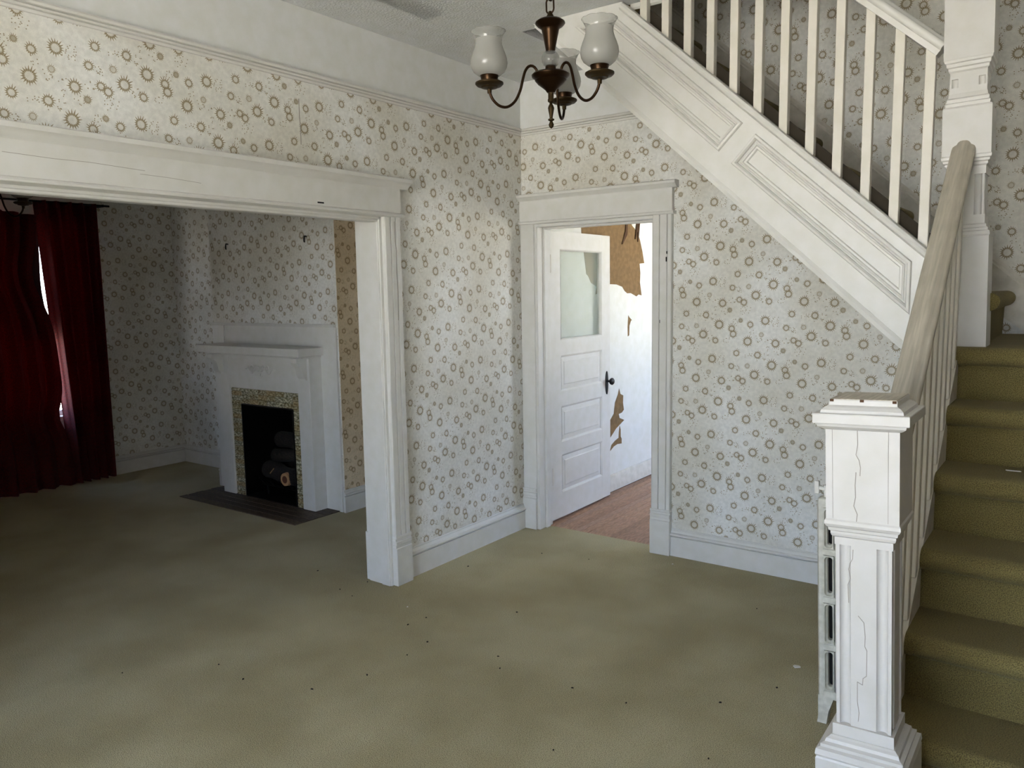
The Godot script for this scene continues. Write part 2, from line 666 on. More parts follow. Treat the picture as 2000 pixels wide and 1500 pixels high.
func sun(im: Image, cx: float, cy: float, r0: float, kind: int, c: Color, rr: RandomNumberGenerator) -> void:
	var r := r0 * 1.16
	var rays := 12 + int(r / 7.0)
	var lens := []
	for k in rays:
		lens.append(rr.randf_range(0.14, 0.40))
	var R2 := r * 1.7
	for y in range(int(cy - R2), int(cy + R2 + 1)):
		for x in range(int(cx - R2), int(cx + R2 + 1)):
			var v := Vector2(x - cx, y - cy)
			var d := v.length() / r
			var ang := fposmod(v.angle() / TAU, 1.0) * rays
			var k := int(ang) % rays
			var f: float = absf(ang - floor(ang) - 0.5) * 2.0     # 0 on a ray, 1 between rays
			var up := clampf(-v.y / maxf(v.length(), 0.001), 0.0, 1.0)
			var reach: float = 0.96 + lens[k] * (1.0 + up * (1.2 if kind == 3 else 0.55))
			var dens := 0.0
			if d < 0.50 and kind != 1:
				dens = 0.10 if kind != 2 else 0.22
			elif d < reach:
				var ring := smoothstep(0.60, 0.68, d) * (1.0 - smoothstep(0.84, 0.93, d))
				if kind == 1:
					ring = 0.8 * (1.0 - smoothstep(0.8, 0.95, d))
				var ray := 0.0
				if d > 0.50:
					var width := 0.66 * clampf((reach - d) / maxf(reach - 0.72, 0.05), 0.0, 1.0) * clampf((d - 0.48) / 0.15, 0.0, 1.0)
					ray = 1.0 if f < width else 0.0
				dens = maxf(ring * 0.66, ray * 0.92)
				if kind == 2:
					dens *= 0.7
			if dens > 0.01:
				blend(im, x, y, c, dens)


func carpet_material(c: Color, seed_: int) -> StandardMaterial3D:
	var m := plain(c, 1.0)
	var n := FastNoiseLite.new()
	n.noise_type = FastNoiseLite.TYPE_SIMPLEX
	n.frequency = 0.15
	n.seed = seed_
	n.fractal_octaves = 3
	var t := NoiseTexture2D.new()
	t.noise = n
	t.width = 1024
	t.height = 1024
	t.seamless = true
	var g := Gradient.new()
	g.offsets = PackedFloat32Array([0.15, 0.5, 0.85])
	g.colors = PackedColorArray([Color(0.60, 0.59, 0.55), Color(0.88, 0.88, 0.87), Color(1.0, 1.0, 1.0)])
	t.color_ramp = g
	m.albedo_texture = t
	m.uv1_scale = Vector3(1.25, 1.25, 1)
	var nm := NoiseTexture2D.new()
	nm.noise = n
	nm.width = 1024
	nm.height = 1024
	nm.seamless = true
	nm.as_normal_map = true
	nm.bump_strength = 5.0
	m.normal_enabled = true
	m.normal_texture = nm
	m.normal_scale = 0.35
	m.detail_enabled = true
	m.detail_blend_mode = BaseMaterial3D.BLEND_MODE_MUL
	m.detail_uv_layer = BaseMaterial3D.DETAIL_UV_2
	m.detail_albedo = noise_tex(0.007, Color(0.90, 0.885, 0.84), Color(1, 1, 1), seed_ + 50, 512, 5)
	m.uv2_scale = Vector3(0.31, 0.31, 1)
	m.rim_enabled = true
	m.rim = 0.3
	m.rim_tint = 0.5
	return m


# ------------------------------------------------------------------ hall

func build_shell() -> void:
	# floor: one carpeted floor through hall and parlour, up to the kitchen door
	var st := begin()
	box(st, Vector3(-4.35, -0.12, -0.1), Vector3(3.95, 0.0, 7.55))
	struct("floor", st, M.carpet, "worn olive grey carpet covering the hall and parlour floor", "floor")
	# ceiling with the stairwell left open behind the upper railing
	st = begin()
	box(st, Vector3(-4.35, CEIL, 0.85), Vector3(3.95, CEIL + 0.2, 7.55))
	box(st, Vector3(-4.35, CEIL, -0.13), Vector3(0.62, CEIL + 0.2, 0.85))
	struct("ceiling", st, M.ceiling, "grey white stippled ceiling over the hall", "ceiling")
	st = begin()
	prism(st, [Vector2(0.83, CEIL), Vector2(0.855, CEIL), Vector2(0.855, CEIL - 0.018), Vector2(0.845, CEIL - 0.026), Vector2(0.83, CEIL - 0.022)], 1.27, 3.8, along_x())
	struct("trim_5", st, M.paint, "white bead along the ceiling edge beside the upper railing", "trim")

	# wall under and behind the stairs
	st = begin()
	var ox0 := 0.115
	var ox1 := 0.995
	box(st, Vector3(-0.14, 0, -0.13), Vector3(ox0, 5.4, 0))
	box(st, Vector3(ox1, 0, -0.13), Vector3(3.95, 5.4, 0))
	box(st, Vector3(ox0, 2.105, -0.13), Vector3(ox1, 5.4, 0))
	var wb := struct("wall_back", st, M.plaster, "papered wall with the kitchen door, running on behind the stairs", "wall")
	st = begin()
	paper(st, [Vector2(0, 0), Vector2(ox0, 0), Vector2(ox0, 2.105), Vector2(ox1, 2.105), Vector2(ox1, 0), Vector2(3.8, 0), Vector2(3.8, 5.3), Vector2(0.66, 5.3), Vector2(0.66, 3.0), Vector2(1.0, 2.72), Vector2(0, 2.72)], on_z(), Vector2.ZERO)
	obj("wallpaper", st, M.paper, wb)

	# left wall with the wide opening into the parlour
	st = begin()
	box(st, Vector3(-0.14, 0, 0), Vector3(0, CEIL, 1.36))
	box(st, Vector3(-0.14, 2.085, 1.36), Vector3(0, CEIL, 4.45))
	box(st, Vector3(-0.14, 0, 4.45), Vector3(0, CEIL, 7.4))
	var wl := struct("wall_left", st, M.plaster, "papered wall with a wide cased opening into the parlour", "wall")
	st = begin()
	paper(st, [Vector2(0, 0), Vector2(0, 2.715), Vector2(-7.4, 2.715), Vector2(-7.4, 0), Vector2(-4.45, 0), Vector2(-4.45, 2.085), Vector2(-1.36, 2.085), Vector2(-1.36, 0)], on_x(), Vector2(2.171, -0.2075))
	obj("wallpaper", st, M.paper, wl)
	st = begin()
	crack(st, [Vector2(-1.865, 2.615), Vector2(-1.866, 2.53), Vector2(-1.862, 2.47), Vector2(-1.864, 2.40)], 0.004, on_x(0.002))
	obj("torn_seam", st, M.crack, wl)

	# right and front walls; the daylight comes in by the triple front window
	st = begin()
	box(st, Vector3(3.8, 0, 0), Vector3(3.95, 5.4, 7.4))
	var wr := struct("wall_right", st, M.plaster, "papered wall beside the stairs, out of the picture", "wall")
	st = begin()
	paper(st, rect(0, 0, 7.4, 5.3), Transform3D(Basis(Vector3(0, 0, 1), Vector3(0, 1, 0), Vector3(-1, 0, 0)), Vector3(3.8, 0, 0)), Vector2.ZERO)
	obj("wallpaper", st, M.paper, wr)
	st = begin()
	box(st, Vector3(3.775, 0, 1.3), Vector3(3.797, 1.75, 7.4), 0.003)  # unseen dark panelling, added to cut bounce light on the newel's right face
	obj("added_wainscot", st, M.added_wainscot_brown, wr)
	st = begin()
	var wx0 := 1.15
	var wx1 := 3.40
	box(st, Vector3(-4.35, 0, 7.4), Vector3(wx0, CEIL, 7.55))
	box(st, Vector3(wx1, 0, 7.4), Vector3(3.95, CEIL, 7.55))
	box(st, Vector3(wx0, 0, 7.4), Vector3(wx1, 0.35, 7.55))
	box(st, Vector3(wx0, 2.7, 7.4), Vector3(wx1, CEIL, 7.55))
	struct("wall_front", st, M.plaster, "white front wall with a triple window, behind the camera", "wall")
	var wf := struct_node("window_1", "white triple front window behind the camera", "window", Vector3(2.275, 0.35, 7.47))
	st = begin()
	for k in 4:
		var x := -1.125 + k * 0.75
		box(st, Vector3(x - 0.03, 0, -0.04), Vector3(x + 0.03, 2.35, 0.04), 0.004)
	for y in [0.0, 1.15, 2.30]:
		box(st, Vector3(-1.125, y, -0.035), Vector3(1.125, y + 0.05, 0.035), 0.004)
	obj("window_frame", st, M.paint, wf)
	for k in 3:
		st = begin()
		box(st, Vector3(-1.095 + k * 0.75, 0.04, -0.003), Vector3(-0.405 + k * 0.75, 2.32, 0.003))
		obj("pane", st, M.pane, wf)

	# upper hall round the stairwell
	st = begin()
	box(st, Vector3(0.5, 3.25, 2.6), Vector3(3.95, 5.4, 2.75))
	struct("wall_upper_front", st, M.plaster, "white upstairs hall wall facing the stairwell", "wall")
	st = begin()
	box(st, Vector3(0.35, CEIL, -0.13), Vector3(0.5, 5.4, 2.75))
	struct("wall_upper_left", st, M.plaster, "white upstairs wall at the head of the stairs", "wall")
	st = begin()
	box(st, Vector3(0.35, 5.4, -0.13), Vector3(3.95, 5.5, 2.75))
	struct("ceiling", st, M.ceiling, "white ceiling of the upstairs hall above the stairwell", "ceiling")

	# picture rails
	var pr := [Vector2(0, 2.70), Vector2(0.013, 2.701), Vector2(0.014, 2.711), Vector2(0.009, 2.713), Vector2(0.021, 2.716), Vector2(0.023, 2.723), Vector2(0.015, 2.726), Vector2(0.030, 2.729), Vector2(0.034, 2.737), Vector2(0.030, 2.744), Vector2(0.018, 2.746), Vector2(0.016, 2.742), Vector2(0, 2.744)]
	st = begin()
	prism(st, pr, 0.0, 1.02, along_x())
	struct("trim_3", st, M.paint, "white picture rail on the wall above the kitchen door", "trim")
	st = begin()
	prism(st, flip_u(pr), -7.4, 0.03, Transform3D(Basis(Vector3(-1, 0, 0), Vector3(0, 1, 0), Vector3(0, 0, -1)), Vector3.ZERO))
	struct("trim_4", st, M.paint, "long white picture rail above the parlour opening", "trim")

	# baseboards
	st = begin()
	prism(st, base_profile(), 1.117, 3.8, along_x())
	struct("baseboard_back", st, M.paint, "white moulded baseboard right of the kitchen door", "baseboard")
	st = begin()
	prism(st, base_profile(), -1.235, 0.0, Transform3D(Basis(Vector3(1, 0, 0), Vector3(0, 1, 0), Vector3(0, 0, -1)), Vector3.ZERO))
	struct("baseboard_left", st, M.paint, "white moulded baseboard between parlour opening and corner", "baseboard")


func base_profile() -> Array:
	return [Vector2(0, 0), Vector2(0.022, 0), Vector2(0.022, 0.122), Vector2(0.019, 0.125), Vector2(0.011, 0.126), Vector2(0.011, 0.131), Vector2(0.027, 0.132), Vector2(0.030, 0.136), Vector2(0.030, 0.143), Vector2(0.026, 0.147), Vector2(0.016, 0.149), Vector2(0.014, 0.158), Vector2(0.008, 0.166), Vector2(0.010, 0.170), Vector2(0.007, 0.175), Vector2(0, 0.175)]


func flip_u(p: Array) -> Array:
	var r := []
	for v in p:
		r.append(Vector2(-v.x, v.y))
	return r


# casing board standing along y: u across, v proud of the wall
func casing(st: SurfaceTool, w: float, d: float, y0: float, y1: float, xf: Transform3D, grooves: Array) -> void:
	var p := [Vector2(0, 0), Vector2(w, 0), Vector2(w, d - 0.004), Vector2(w - 0.004, d)]
	var g := grooves.duplicate()
	g.reverse()
	for q in g:
		p.append_array([Vector2(q + 0.004, d), Vector2(q + 0.001, d - 0.010), Vector2(q - 0.001, d - 0.010), Vector2(q - 0.004, d)])
	p.append_array([Vector2(0.004, d), Vector2(0, d - 0.004)])
	prism(st, p, y0, y1, xf, true, 10.0)


func plinth(st: SurfaceTool, w: float, d: float, xf: Transform3D) -> void:
	# xf: u across, v proud, w up
	box(st, Vector3(0, 0, 0), Vector3(w, d, 0.222), 0.003, xf)
	box(st, Vector3(0, 0, 0.222), Vector3(w, d - 0.007, 0.238), 0.0, xf)
	box(st, Vector3(0, 0, 0.238), Vector3(w, d - 0.002, 0.262), 0.003, xf)
	box(st, Vector3(0, 0, 0.262), Vector3(w, d - 0.010, 0.276), 0.0, xf)
	box(st, Vector3(0, 0, 0.276), Vector3(w, d - 0.003, 0.292), 0.003, xf)


func build_openings() -> void:
	# --- parlour opening: jamb, far casing, long head
	var t := struct_node("trim_1", "tall white fluted casing and long header round the parlour opening", "casing")
	var xfl := Transform3D(Basis(Vector3(0, 0, -1), Vector3(1, 0, 0), Vector3(0, 1, 0)), Vector3(0, 0, 1.355))   # u = -z, v = +x, w = y
	var st := begin()
	casing(st, 0.122, 0.046, 0.29, 2.09, xfl, [0.045, 0.085])
	obj("casing", st, M.paint, t)
	st = begin()
	plinth(st, 0.128, 0.055, Transform3D(xfl.basis, Vector3(0, 0, 1.357)))
	obj("plinth_block", st, M.paint, t)
	st = begin()
	casing(st, 0.122, 0.046, 0.0, 2.09, Transform3D(Basis(Vector3(0, 0, 1), Vector3(1, 0, 0), Vector3(0, 1, 0)), Vector3(0, 0, 4.45)), [0.045, 0.085])
	obj("casing", st, M.paint, t)
	# jambs, stepped
	st = begin()
	box(st, Vector3(-0.16, 0, 1.345), Vector3(0.02, 2.085, 1.375), 0.003)
	box(st, Vector3(-0.185, 0, 1.25), Vector3(-0.14, 2.085, 1.362), 0.004)
	box(st, Vector3(-0.052, 0, 1.36), Vector3(0.012, 2.078, 1.383), 0.004)
	box(st, Vector3(-0.19, 0, 1.25), Vector3(-0.14, 0.29, 1.368), 0.004)
	box(st, Vector3(-0.16, 0, 4.435), Vector3(0.02, 2.085, 4.465), 0.003)
	obj("jamb", st, M.paint, t)
	st = begin()
	box(st, Vector3(-0.16, 2.068, 1.36), Vector3(0.02, 2.098, 4.45), 0.003)
	box(st, Vector3(-0.052, 2.056, 1.37), Vector3(0.012, 2.08, 4.44), 0.004)
	box(st, Vector3(-0.185, 2.075, 1.25), Vector3(-0.14, 2.25, 4.56), 0.004)
	box(st, Vector3(0.0, 2.082, 1.36), Vector3(0.04, 2.11, 4.45), 0.004)
	obj("head_jamb", st, M.paint, t)
	var hx := Transform3D(Basis(Vector3(1, 0, 0), Vector3(0, 1, 0), Vector3(0, 0, 1)), Vector3.ZERO)
	st = begin()
	box(st, Vector3(0, 2.100, 1.226), Vector3(0.046, 2.25, 4.58), 0.003)
	obj("header_board", st, M.paint, t)
	st = begin()
	prism(st, [Vector2(0, 2.084), Vector2(0.050, 2.084), Vector2(0.060, 2.090), Vector2(0.062, 2.097), Vector2(0.058, 2.104), Vector2(0.048, 2.108), Vector2(0, 2.108)], 1.208, 4.59, hx)
	obj("header_bead", st, M.paint, t)
	st = begin()
	prism(st, [Vector2(0, 2.238), Vector2(0.048, 2.238), Vector2(0.052, 2.244), Vector2(0.060, 2.248), Vector2(0.066, 2.258), Vector2(0.078, 2.268), Vector2(0.088, 2.272), Vector2(0.090, 2.290), Vector2(0.084, 2.294), Vector2(0, 2.294)], 1.172, 4.62, hx)
	obj("header_cap", st, M.paint, t)
	st = begin()
	box(st, Vector3(0.0455, 2.120, 1.775), Vector3(0.0475, 2.127, 1.815))
	obj("latch_hole", st, M.hole, t)
	cracks(t, [[[Vector2(-3.22, 2.19), Vector2(-3.05, 2.186), Vector2(-2.92, 2.188), Vector2(-2.70, 2.180)], 0.0016]], Transform3D(on_x().basis, Vector3(0.046, 0, 0)))
	cracks(t, [[[Vector2(-2.72, 2.165), Vector2(-2.6, 2.163), Vector2(-2.45, 2.155)], 0.0014]], Transform3D(on_x().basis, Vector3(0.046, 0, 0)))
	cracks(t, [[[Vector2(-1.284, 2.06), Vector2(-1.280, 1.95), Vector2(-1.272, 1.90), Vector2(-1.277, 1.78), Vector2(-1.270, 1.70), Vector2(-1.275, 1.52)], 0.003]], Transform3D(on_x().basis, Vector3(0.046, 0, 0)))

	# --- kitchen door casing
	t = struct_node("trim_2", "white casing with capped header round the kitchen door", "casing")
	var xb := Transform3D(Basis(Vector3(1, 0, 0), Vector3(0, 0, 1), Vector3(0, 1, 0)), Vector3.ZERO)  # u = x, v = z, w = y
	st = begin()
	casing(st, 0.113, 0.030, 0.29, 2.12, Transform3D(xb.basis, Vector3(0.004, 0, 0)), [])
	obj("casing", st, M.paint, t)
	st = begin()
	casing(st, 0.125, 0.034, 0.29, 2.12, Transform3D(xb.basis, Vector3(0.993, 0, 0)), [0.047, 0.098])
	obj("casing", st, M.paint, t)
	st = begin()
	plinth(st, 0.115, 0.040, Transform3D(xb.basis, Vector3(0.0, 0, 0)))
	obj("plinth_block", st, M.paint, t)
	st = begin()
	plinth(st, 0.135, 0.044, Transform3D(xb.basis, Vector3(0.986, 0, 0)))
	obj("plinth_block", st, M.paint, t)
	st = begin()
	box(st, Vector3(0.113, 0, -0.14), Vector3(0.138, 2.10, 0.022), 0.003)
	box(st, Vector3(0.130, 0, -0.09), Vector3(0.152, 2.092, -0.045), 0.003)
	obj("jamb", st, M.paint, t)
	st = begin()
	box(st, Vector3(0.985, 0, -0.14), Vector3(1.0, 2.10, 0.022), 0.003)
	obj("jamb", st, M.paint, t)
	st = begin()
	box(st, Vector3(0.113, 2.09, -0.14), Vector3(1.0, 2.112, 0.022), 0.003)
	box(st, Vector3(0.14, 2.078, -0.09), Vector3(0.985, 2.1, -0.045), 0.003)
	obj("head_jamb", st, M.paint, t)
	st = begin()
	box(st, Vector3(0.003, 2.115, 0), Vector3(1.121, 2.275, 0.034), 0.003)
	obj("header_board", st, M.paint, t)
	st = begin()
	prism(st, [Vector2(0, 2.112), Vector2(0.040, 2.112), Vector2(0.047, 2.117), Vector2(0.048, 2.124), Vector2(0.043, 2.131), Vector2(0, 2.131)], 0.002, 1.135, along_x())
	obj("header_bead", st, M.paint, t)
	st = begin()
	prism(st, [Vector2(0, 2.266), Vector2(0.036, 2.266), Vector2(0.040, 2.272), Vector2(0.046, 2.275), Vector2(0.056, 2.286), Vector2(0.064, 2.290), Vector2(0.066, 2.305), Vector2(0.060, 2.309), Vector2(0, 2.309)], 0.001, 1.150, along_x())
	obj("header_cap", st, M.paint, t)
	for q in [[1.086, 1.845, 0.008, 0.028], [1.089, 1.885, 0.007, 0.016], [1.045, 1.47, 0.003, 0.02]]:
		st = begin()
		box(st, Vector3(q[0] - q[2] / 2, q[1] - q[3] / 2, 0.0335), Vector3(q[0] + q[2] / 2, q[1] + q[3] / 2, 0.035))
		obj("screw_hole", st, M.hole, t)
	build_door()


func build_door() -> void:
	# the leaf stands open into the kitchen at about ninety degrees
	var d := struct_node("door_1", "white half glazed kitchen door standing open, three panels below the glass", "door", Vector3(0.122, 0.012, -0.150))
	d.rotation.y = deg_to_rad(0.8)
	# local: leaf runs along -z from 0 to -0.885, face at x = 0, thickness to x = -0.042
	var W := 0.885
	var H := 2.068
	var T := 0.042
	var st := begin()
	var stile := 0.145
	var ys := [[0.0, 0.185], [0.465, 0.560], [0.822, 0.930], [1.190, 1.300], [1.945, H]]
	box(st, Vector3(-T, 0, -stile), Vector3(0, H, 0), 0.003)
	box(st, Vector3(-T, 0, -W), Vector3(0, H, -W + 0.135), 0.003)
	for r in ys:
		box(st, Vector3(-T + 0.0005, r[0], -W + 0.132), Vector3(-0.0005, r[1], -stile + 0.003), 0.0)
	obj("leaf", st, M.paint, d)
	for q in [[0.185, 0.465], [0.560, 0.822], [0.930, 1.190]]:
		st = begin()
		moulded(st, rect(stile, q[0], W - 0.135, q[1]), [[0.0, 0.0], [0.010, -0.006], [0.014, -0.013], [0.016, -0.013], [0.045, -0.008], [0.050, -0.004]], Transform3D(on_x().basis, Vector3.ZERO))
		box(st, Vector3(-T + 0.004, q[0] - 0.002, -W + 0.13), Vector3(-0.016, q[1] + 0.002, -stile + 0.002))
		obj("door_panel", st, M.paint, d)
	st = begin()
	box(st, Vector3(-0.026, 1.295, -W + 0.13), Vector3(-0.021, 1.95, -stile + 0.005))
	obj("glass_pane", st, M.pane, d)
	st = begin()
	moulded(st, rect(stile, 1.300, W - 0.135, 1.945), [[0.0, 0.0], [0.006, -0.004], [0.010, -0.012], [0.012, -0.020]], Transform3D(on_x().basis, Vector3.ZERO), false)
	obj("glazing_bead", st, M.paint, d)
	st = begin()
	var pl := []
	for k in 24:
		var a := TAU * k / 24
		pl.append(Vector2(W - 0.062 + cos(a) * 0.020, 0.922 + sin(a) * 0.092))
	prism(st, pl, -0.001, 0.006, Transform3D(on_x().basis, Vector3.ZERO), true, 40)
	obj("knob_plate", st, M.knob, d)
	st = begin()
	var kx := Transform3D(Basis(Vector3(0, 1, 0), Vector3(1, 0, 0), Vector3(0, 0, -1)), Vector3(0, 0.935, -(W - 0.062)))
	lathe(st, [Vector2(0.0, 0.0), Vector2(0.012, 0.0), Vector2(0.009, 0.012), Vector2(0.009, 0.028), Vector2(0.020, 0.034), Vector2(0.028, 0.044), Vector2(0.028, 0.054), Vector2(0.020, 0.062), Vector2(0.0, 0.064)], 20, kx)
	obj("door_knob", st, M.knob, d, )
	for y in [0.28, 1.79]:
		st = begin()
		box(st, Vector3(-0.012, y, -0.004), Vector3(0.014, y + 0.1, 0.004), 0.002)
		tube(st, [Vector3(0.010, y - 0.012, 0.006), Vector3(0.010, y + 0.112, 0.006)], 0.007, 8)
		obj("hinge", st, M.paint_old, d)


func cracks(parent: Node, list: Array, xf: Transform3D) -> void:
	for q in list:
		var st := begin()
		crack(st, q[0], q[1], xf)
		obj("paint_crack", st, M.crack, parent)


func crack(st: SurfaceTool, pts: Array, w: float, xf: Transform3D) -> void:
	# a dark hairline in the paint, as a thin raised ribbon
	for i in pts.size() - 1:
		var a: Vector2 = pts[i]
		var b: Vector2 = pts[i + 1]
		var n := (b - a).normalized().orthogonal() * w / 2
		var e := (b - a).normalized() * w * 0.3
		prism(st, [a - n - e, b - n + e, b + n + e, a + n - e], 0.0, 0.0006, xf)


# ------------------------------------------------------------------ parlour

func build_parlour_shell() -> void:
	var st := begin()
	box(st, Vector3(-4.35, 0, -0.1), Vector3(-0.14, CEIL, 0.05))
	var w := struct("wall_parlour_back", st, M.plaster, "papered parlour wall in shadow beside the chimney", "wall")
	st = begin()
	paper(st, rect(-4.2, 0, -0.14, CEIL), on_z(0.05), Vector2(5.4685, -0.427))
	obj("wallpaper", st, M.paper, w)
	# window wall
	var z0 := 0.86
	var z1 := 2.05
	st = begin()
	box(st, Vector3(-4.35, 0, 0.05), Vector3(-4.2, CEIL, z0))
	box(st, Vector3(-4.35, 0, z1), Vector3(-4.2, CEIL, 7.4))
	box(st, Vector3(-4.35, 0, z0), Vector3(-4.2, 0.62, z1))
	box(st, Vector3(-4.35, 2.34, z0), Vector3(-4.2, CEIL, z1))
	w = struct("wall_parlour_left", st, M.plaster, "papered parlour wall holding the curtained window", "wall")
	st = begin()
	paper(st, [Vector2(-0.052, 0), Vector2(-0.052, CEIL), Vector2(-7.4, CEIL), Vector2(-7.4, 0), Vector2(-z1, 0), Vector2(-z1, 2.34), Vector2(-z0, 2.34), Vector2(-z0, 0)], on_x(-4.2), Vector2(5.1, -0.30))
	obj("wallpaper", st, M.paper, w)
	# chimney breast with its firebox hole
	var bx0 := -2.95
	var bx1 := -1.37
	st = begin()
	box(st, Vector3(bx0, 0, 0.05), Vector3(-2.44, CEIL, 0.46))
	box(st, Vector3(-1.775, 0, 0.05), Vector3(bx1, CEIL, 0.46))
	box(st, Vector3(-2.44, 0.79, 0.05), Vector3(-1.775, CEIL, 0.46))
	w = struct("wall_chimney", st, M.plaster, "papered chimney breast above and behind the mantel", "wall")
	st = begin()
	paper(st, [Vector2(bx0, 0), Vector2(-2.44, 0), Vector2(-2.44, 0.79), Vector2(-1.775, 0.79), Vector2(-1.775, 0), Vector2(bx1, 0), Vector2(bx1, CEIL), Vector2(bx0, CEIL)], on_z(0.46), Vector2(4.0856, -0.435))
	obj("wallpaper", st, M.paper, w)
	st = begin()
	paper(st, rect(-0.462, 0, -0.05, CEIL), on_x(bx1), Vector2(1.3, -0.1))
	obj("stained_wallpaper", st, M.paper_tan, w).set_meta("label", "tan stained wallpaper on the chimney's right side")
	# baseboards
	st = begin()
	prism(st, base_profile(), -4.2, bx0, Transform3D(along_x().basis, Vector3(0, 0, 0.05)))
	prism(st, base_profile(), bx1, -0.14, Transform3D(along_x().basis, Vector3(0, 0, 0.05)))
	struct("baseboard_parlour_back", st, M.paint, "white baseboard along the parlour's far wall", "baseboard")
	st = begin()
	prism(st, base_profile(), -0.86, -0.05, Transform3D(Basis(Vector3(1, 0, 0), Vector3(0, 1, 0), Vector3(0, 0, -1)), Vector3(-4.2, 0, 0)))
	struct("baseboard_parlour_left", st, M.paint, "white baseboard between the red curtains and the corner", "baseboard")
	st = begin()
	prism(st, base_profile(), -0.482, -0.05, Transform3D(Basis(Vector3(1, 0, 0), Vector3(0, 1, 0), Vector3(0, 0, -1)), Vector3(bx1, 0, 0)))
	struct("baseboard_chimney", st, M.paint, "white baseboard on the chimney's right side", "baseboard")
	st = begin()
	prism(st, flip_u(base_profile()), -0.485, -0.05, Transform3D(Basis(Vector3(1, 0, 0), Vector3(0, 1, 0), Vector3(0, 0, -1)), Vector3(bx0, 0, 0)))
	struct("baseboard_chimney", st, M.paint, "white baseboard end left of the mantel leg", "baseboard")
	# the window: frame, glass, casing
	var t := struct_node("window_2", "tall parlour window hidden behind red curtains", "window", Vector3(-4.2, 0, 0))
	st = begin()
	box(st, Vector3(-0.02, 0.50, z0 - 0.055), Vector3(0.022, 2.42, z0 + 0.005), 0.004)
	box(st, Vector3(-0.02, 0.50, z1 - 0.005), Vector3(0.022, 2.42, z1 + 0.12), 0.004)
	box(st, Vector3(-0.02, 2.335, z0 - 0.06), Vector3(0.028, 2.545, z1 + 0.13), 0.004)
	box(st, Vector3(-0.1, 0.58, z0 - 0.06), Vector3(0.018, 0.625, z1 + 0.13), 0.004)
	obj("casing", st, M.paint, t)
	st = begin()
	for y in [0.62, 1.46, 2.29]:
		box(st, Vector3(-0.11, y, z0), Vector3(-0.06, y + 0.05, z1), 0.003)
	for z in [z0, z1 - 0.05]:
		box(st, Vector3(-0.11, 0.62, z), Vector3(-0.06, 2.34, z + 0.05), 0.003)
	obj("sash", st, M.paint, t)
	st = begin()
	box(st, Vector3(-0.088, 0.66, z0 + 0.03), Vector3(-0.083, 2.30, z1 - 0.03))
	obj("pane", st, M.pane, t)


func build_curtains() -> void:
	var rod := thing("curtain_rod", "thin dark curtain rod across the top of the parlour window", "curtain rod", Vector3(-4.10, 2.49, 0.7))
	var st := begin()
	tube(st, [Vector3(0, 0, 0.0), Vector3(0, 0, 1.6)], 0.009, 10)
	obj("rod", st, M.black_metal, rod)
	for z in [0.05, 1.5]:
		st = begin()
		box(st, Vector3(-0.1, -0.012, z), Vector3(0.006, 0.012, z + 0.015), 0.002)
		obj("bracket", st, M.black_metal, rod)
	# right panel (nearer the fireplace): from z 0.74 to the parting; left panel from the parting on
	var c := thing("curtain", "dark red curtain panel nearer the fireplace, hanging in straight folds", "curtain", Vector3(-4.11, 0.015, 1.0), "red curtains on the parlour window")
	st = begin()
	sheet(st, func(u: float, v: float) -> Vector3:
		var y := v * 2.485
		var yy := y + 0.015
		var e := 1.305 - (2.1 - yy) * 0.056
		var z := lerpf(0.825, e, u)
		return Vector3(0.048 * sin(u * 30.0 + 0.5 * v) * (0.85 + 0.15 * (1 - v)) + 0.012 * sin(u * 73.0 + 1.0), y, z - 1.0), 96, 24)
	obj("cloth", st, M.curtain, c)
	c = thing("curtain", "dark red curtain panel at the picture's left edge, pulled aside and sagging", "curtain", Vector3(-4.11, 0.015, 1.6), "red curtains on the parlour window")
	st = begin()
	sheet(st, func(u: float, v: float) -> Vector3:
		var yt := lerpf(2.355, 2.455, u)
		var y := v * yt
		var yy := y + 0.015
		var e := 1.305 - (2.1 - yy) * 0.056
		var gap := 0.0
		gap += 0.115 * exp(-pow((yy - 1.86) / 0.30, 2))
		gap += 0.062 * exp(-pow((yy - 0.64) / 0.15, 2))
		gap += 0.02 * smoothstep(2.05, 2.4, yy)
		var z := lerpf(e + gap + 0.004, 2.22, u)
		return Vector3(0.045 * sin(u * 42.0 + 0.6 * v) + 0.012 * sin(u * 91.0 + 2.0) + 0.01, y, z - 1.6), 96, 28)
	obj("cloth", st, M.curtain, c)
	# dark lining behind the parting, leaving a sliver of daylight
	st = begin()
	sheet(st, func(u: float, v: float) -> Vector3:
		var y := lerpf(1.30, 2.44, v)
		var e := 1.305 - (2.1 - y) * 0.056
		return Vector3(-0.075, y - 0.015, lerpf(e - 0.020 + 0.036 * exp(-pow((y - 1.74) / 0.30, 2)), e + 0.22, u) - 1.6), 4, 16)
	obj("lining", st, M.lining, c)


func sheet(st: SurfaceTool, f: Callable, nu: int, nv: int) -> void:
	var P := []
	for j in nv + 1:
		var row := []
		for i in nu + 1:
			row.append(f.call(float(i) / nu, float(j) / nv))
		P.append(row)
	var N := func(i: int, j: int) -> Vector3:
		var a: Vector3 = P[j][mini(i + 1, nu)] - P[j][maxi(i - 1, 0)]
		var b: Vector3 = P[mini(j + 1, nv)][i] - P[maxi(j - 1, 0)][i]
		var n := a.cross(b).normalized()
		return n if n.x > 0.0 else -n
	for j in nv:
		for i in nu:
			var n0: Vector3 = N.call(i, j)
			var n1: Vector3 = N.call(i + 1, j)
			var n2: Vector3 = N.call(i + 1, j + 1)
			var n3: Vector3 = N.call(i, j + 1)
			tri(st, P[j][i], P[j][i + 1], P[j + 1][i + 1], n0, n0, n1, n2)
			tri(st, P[j][i], P[j + 1][i + 1], P[j + 1][i], n0, n0, n2, n3)


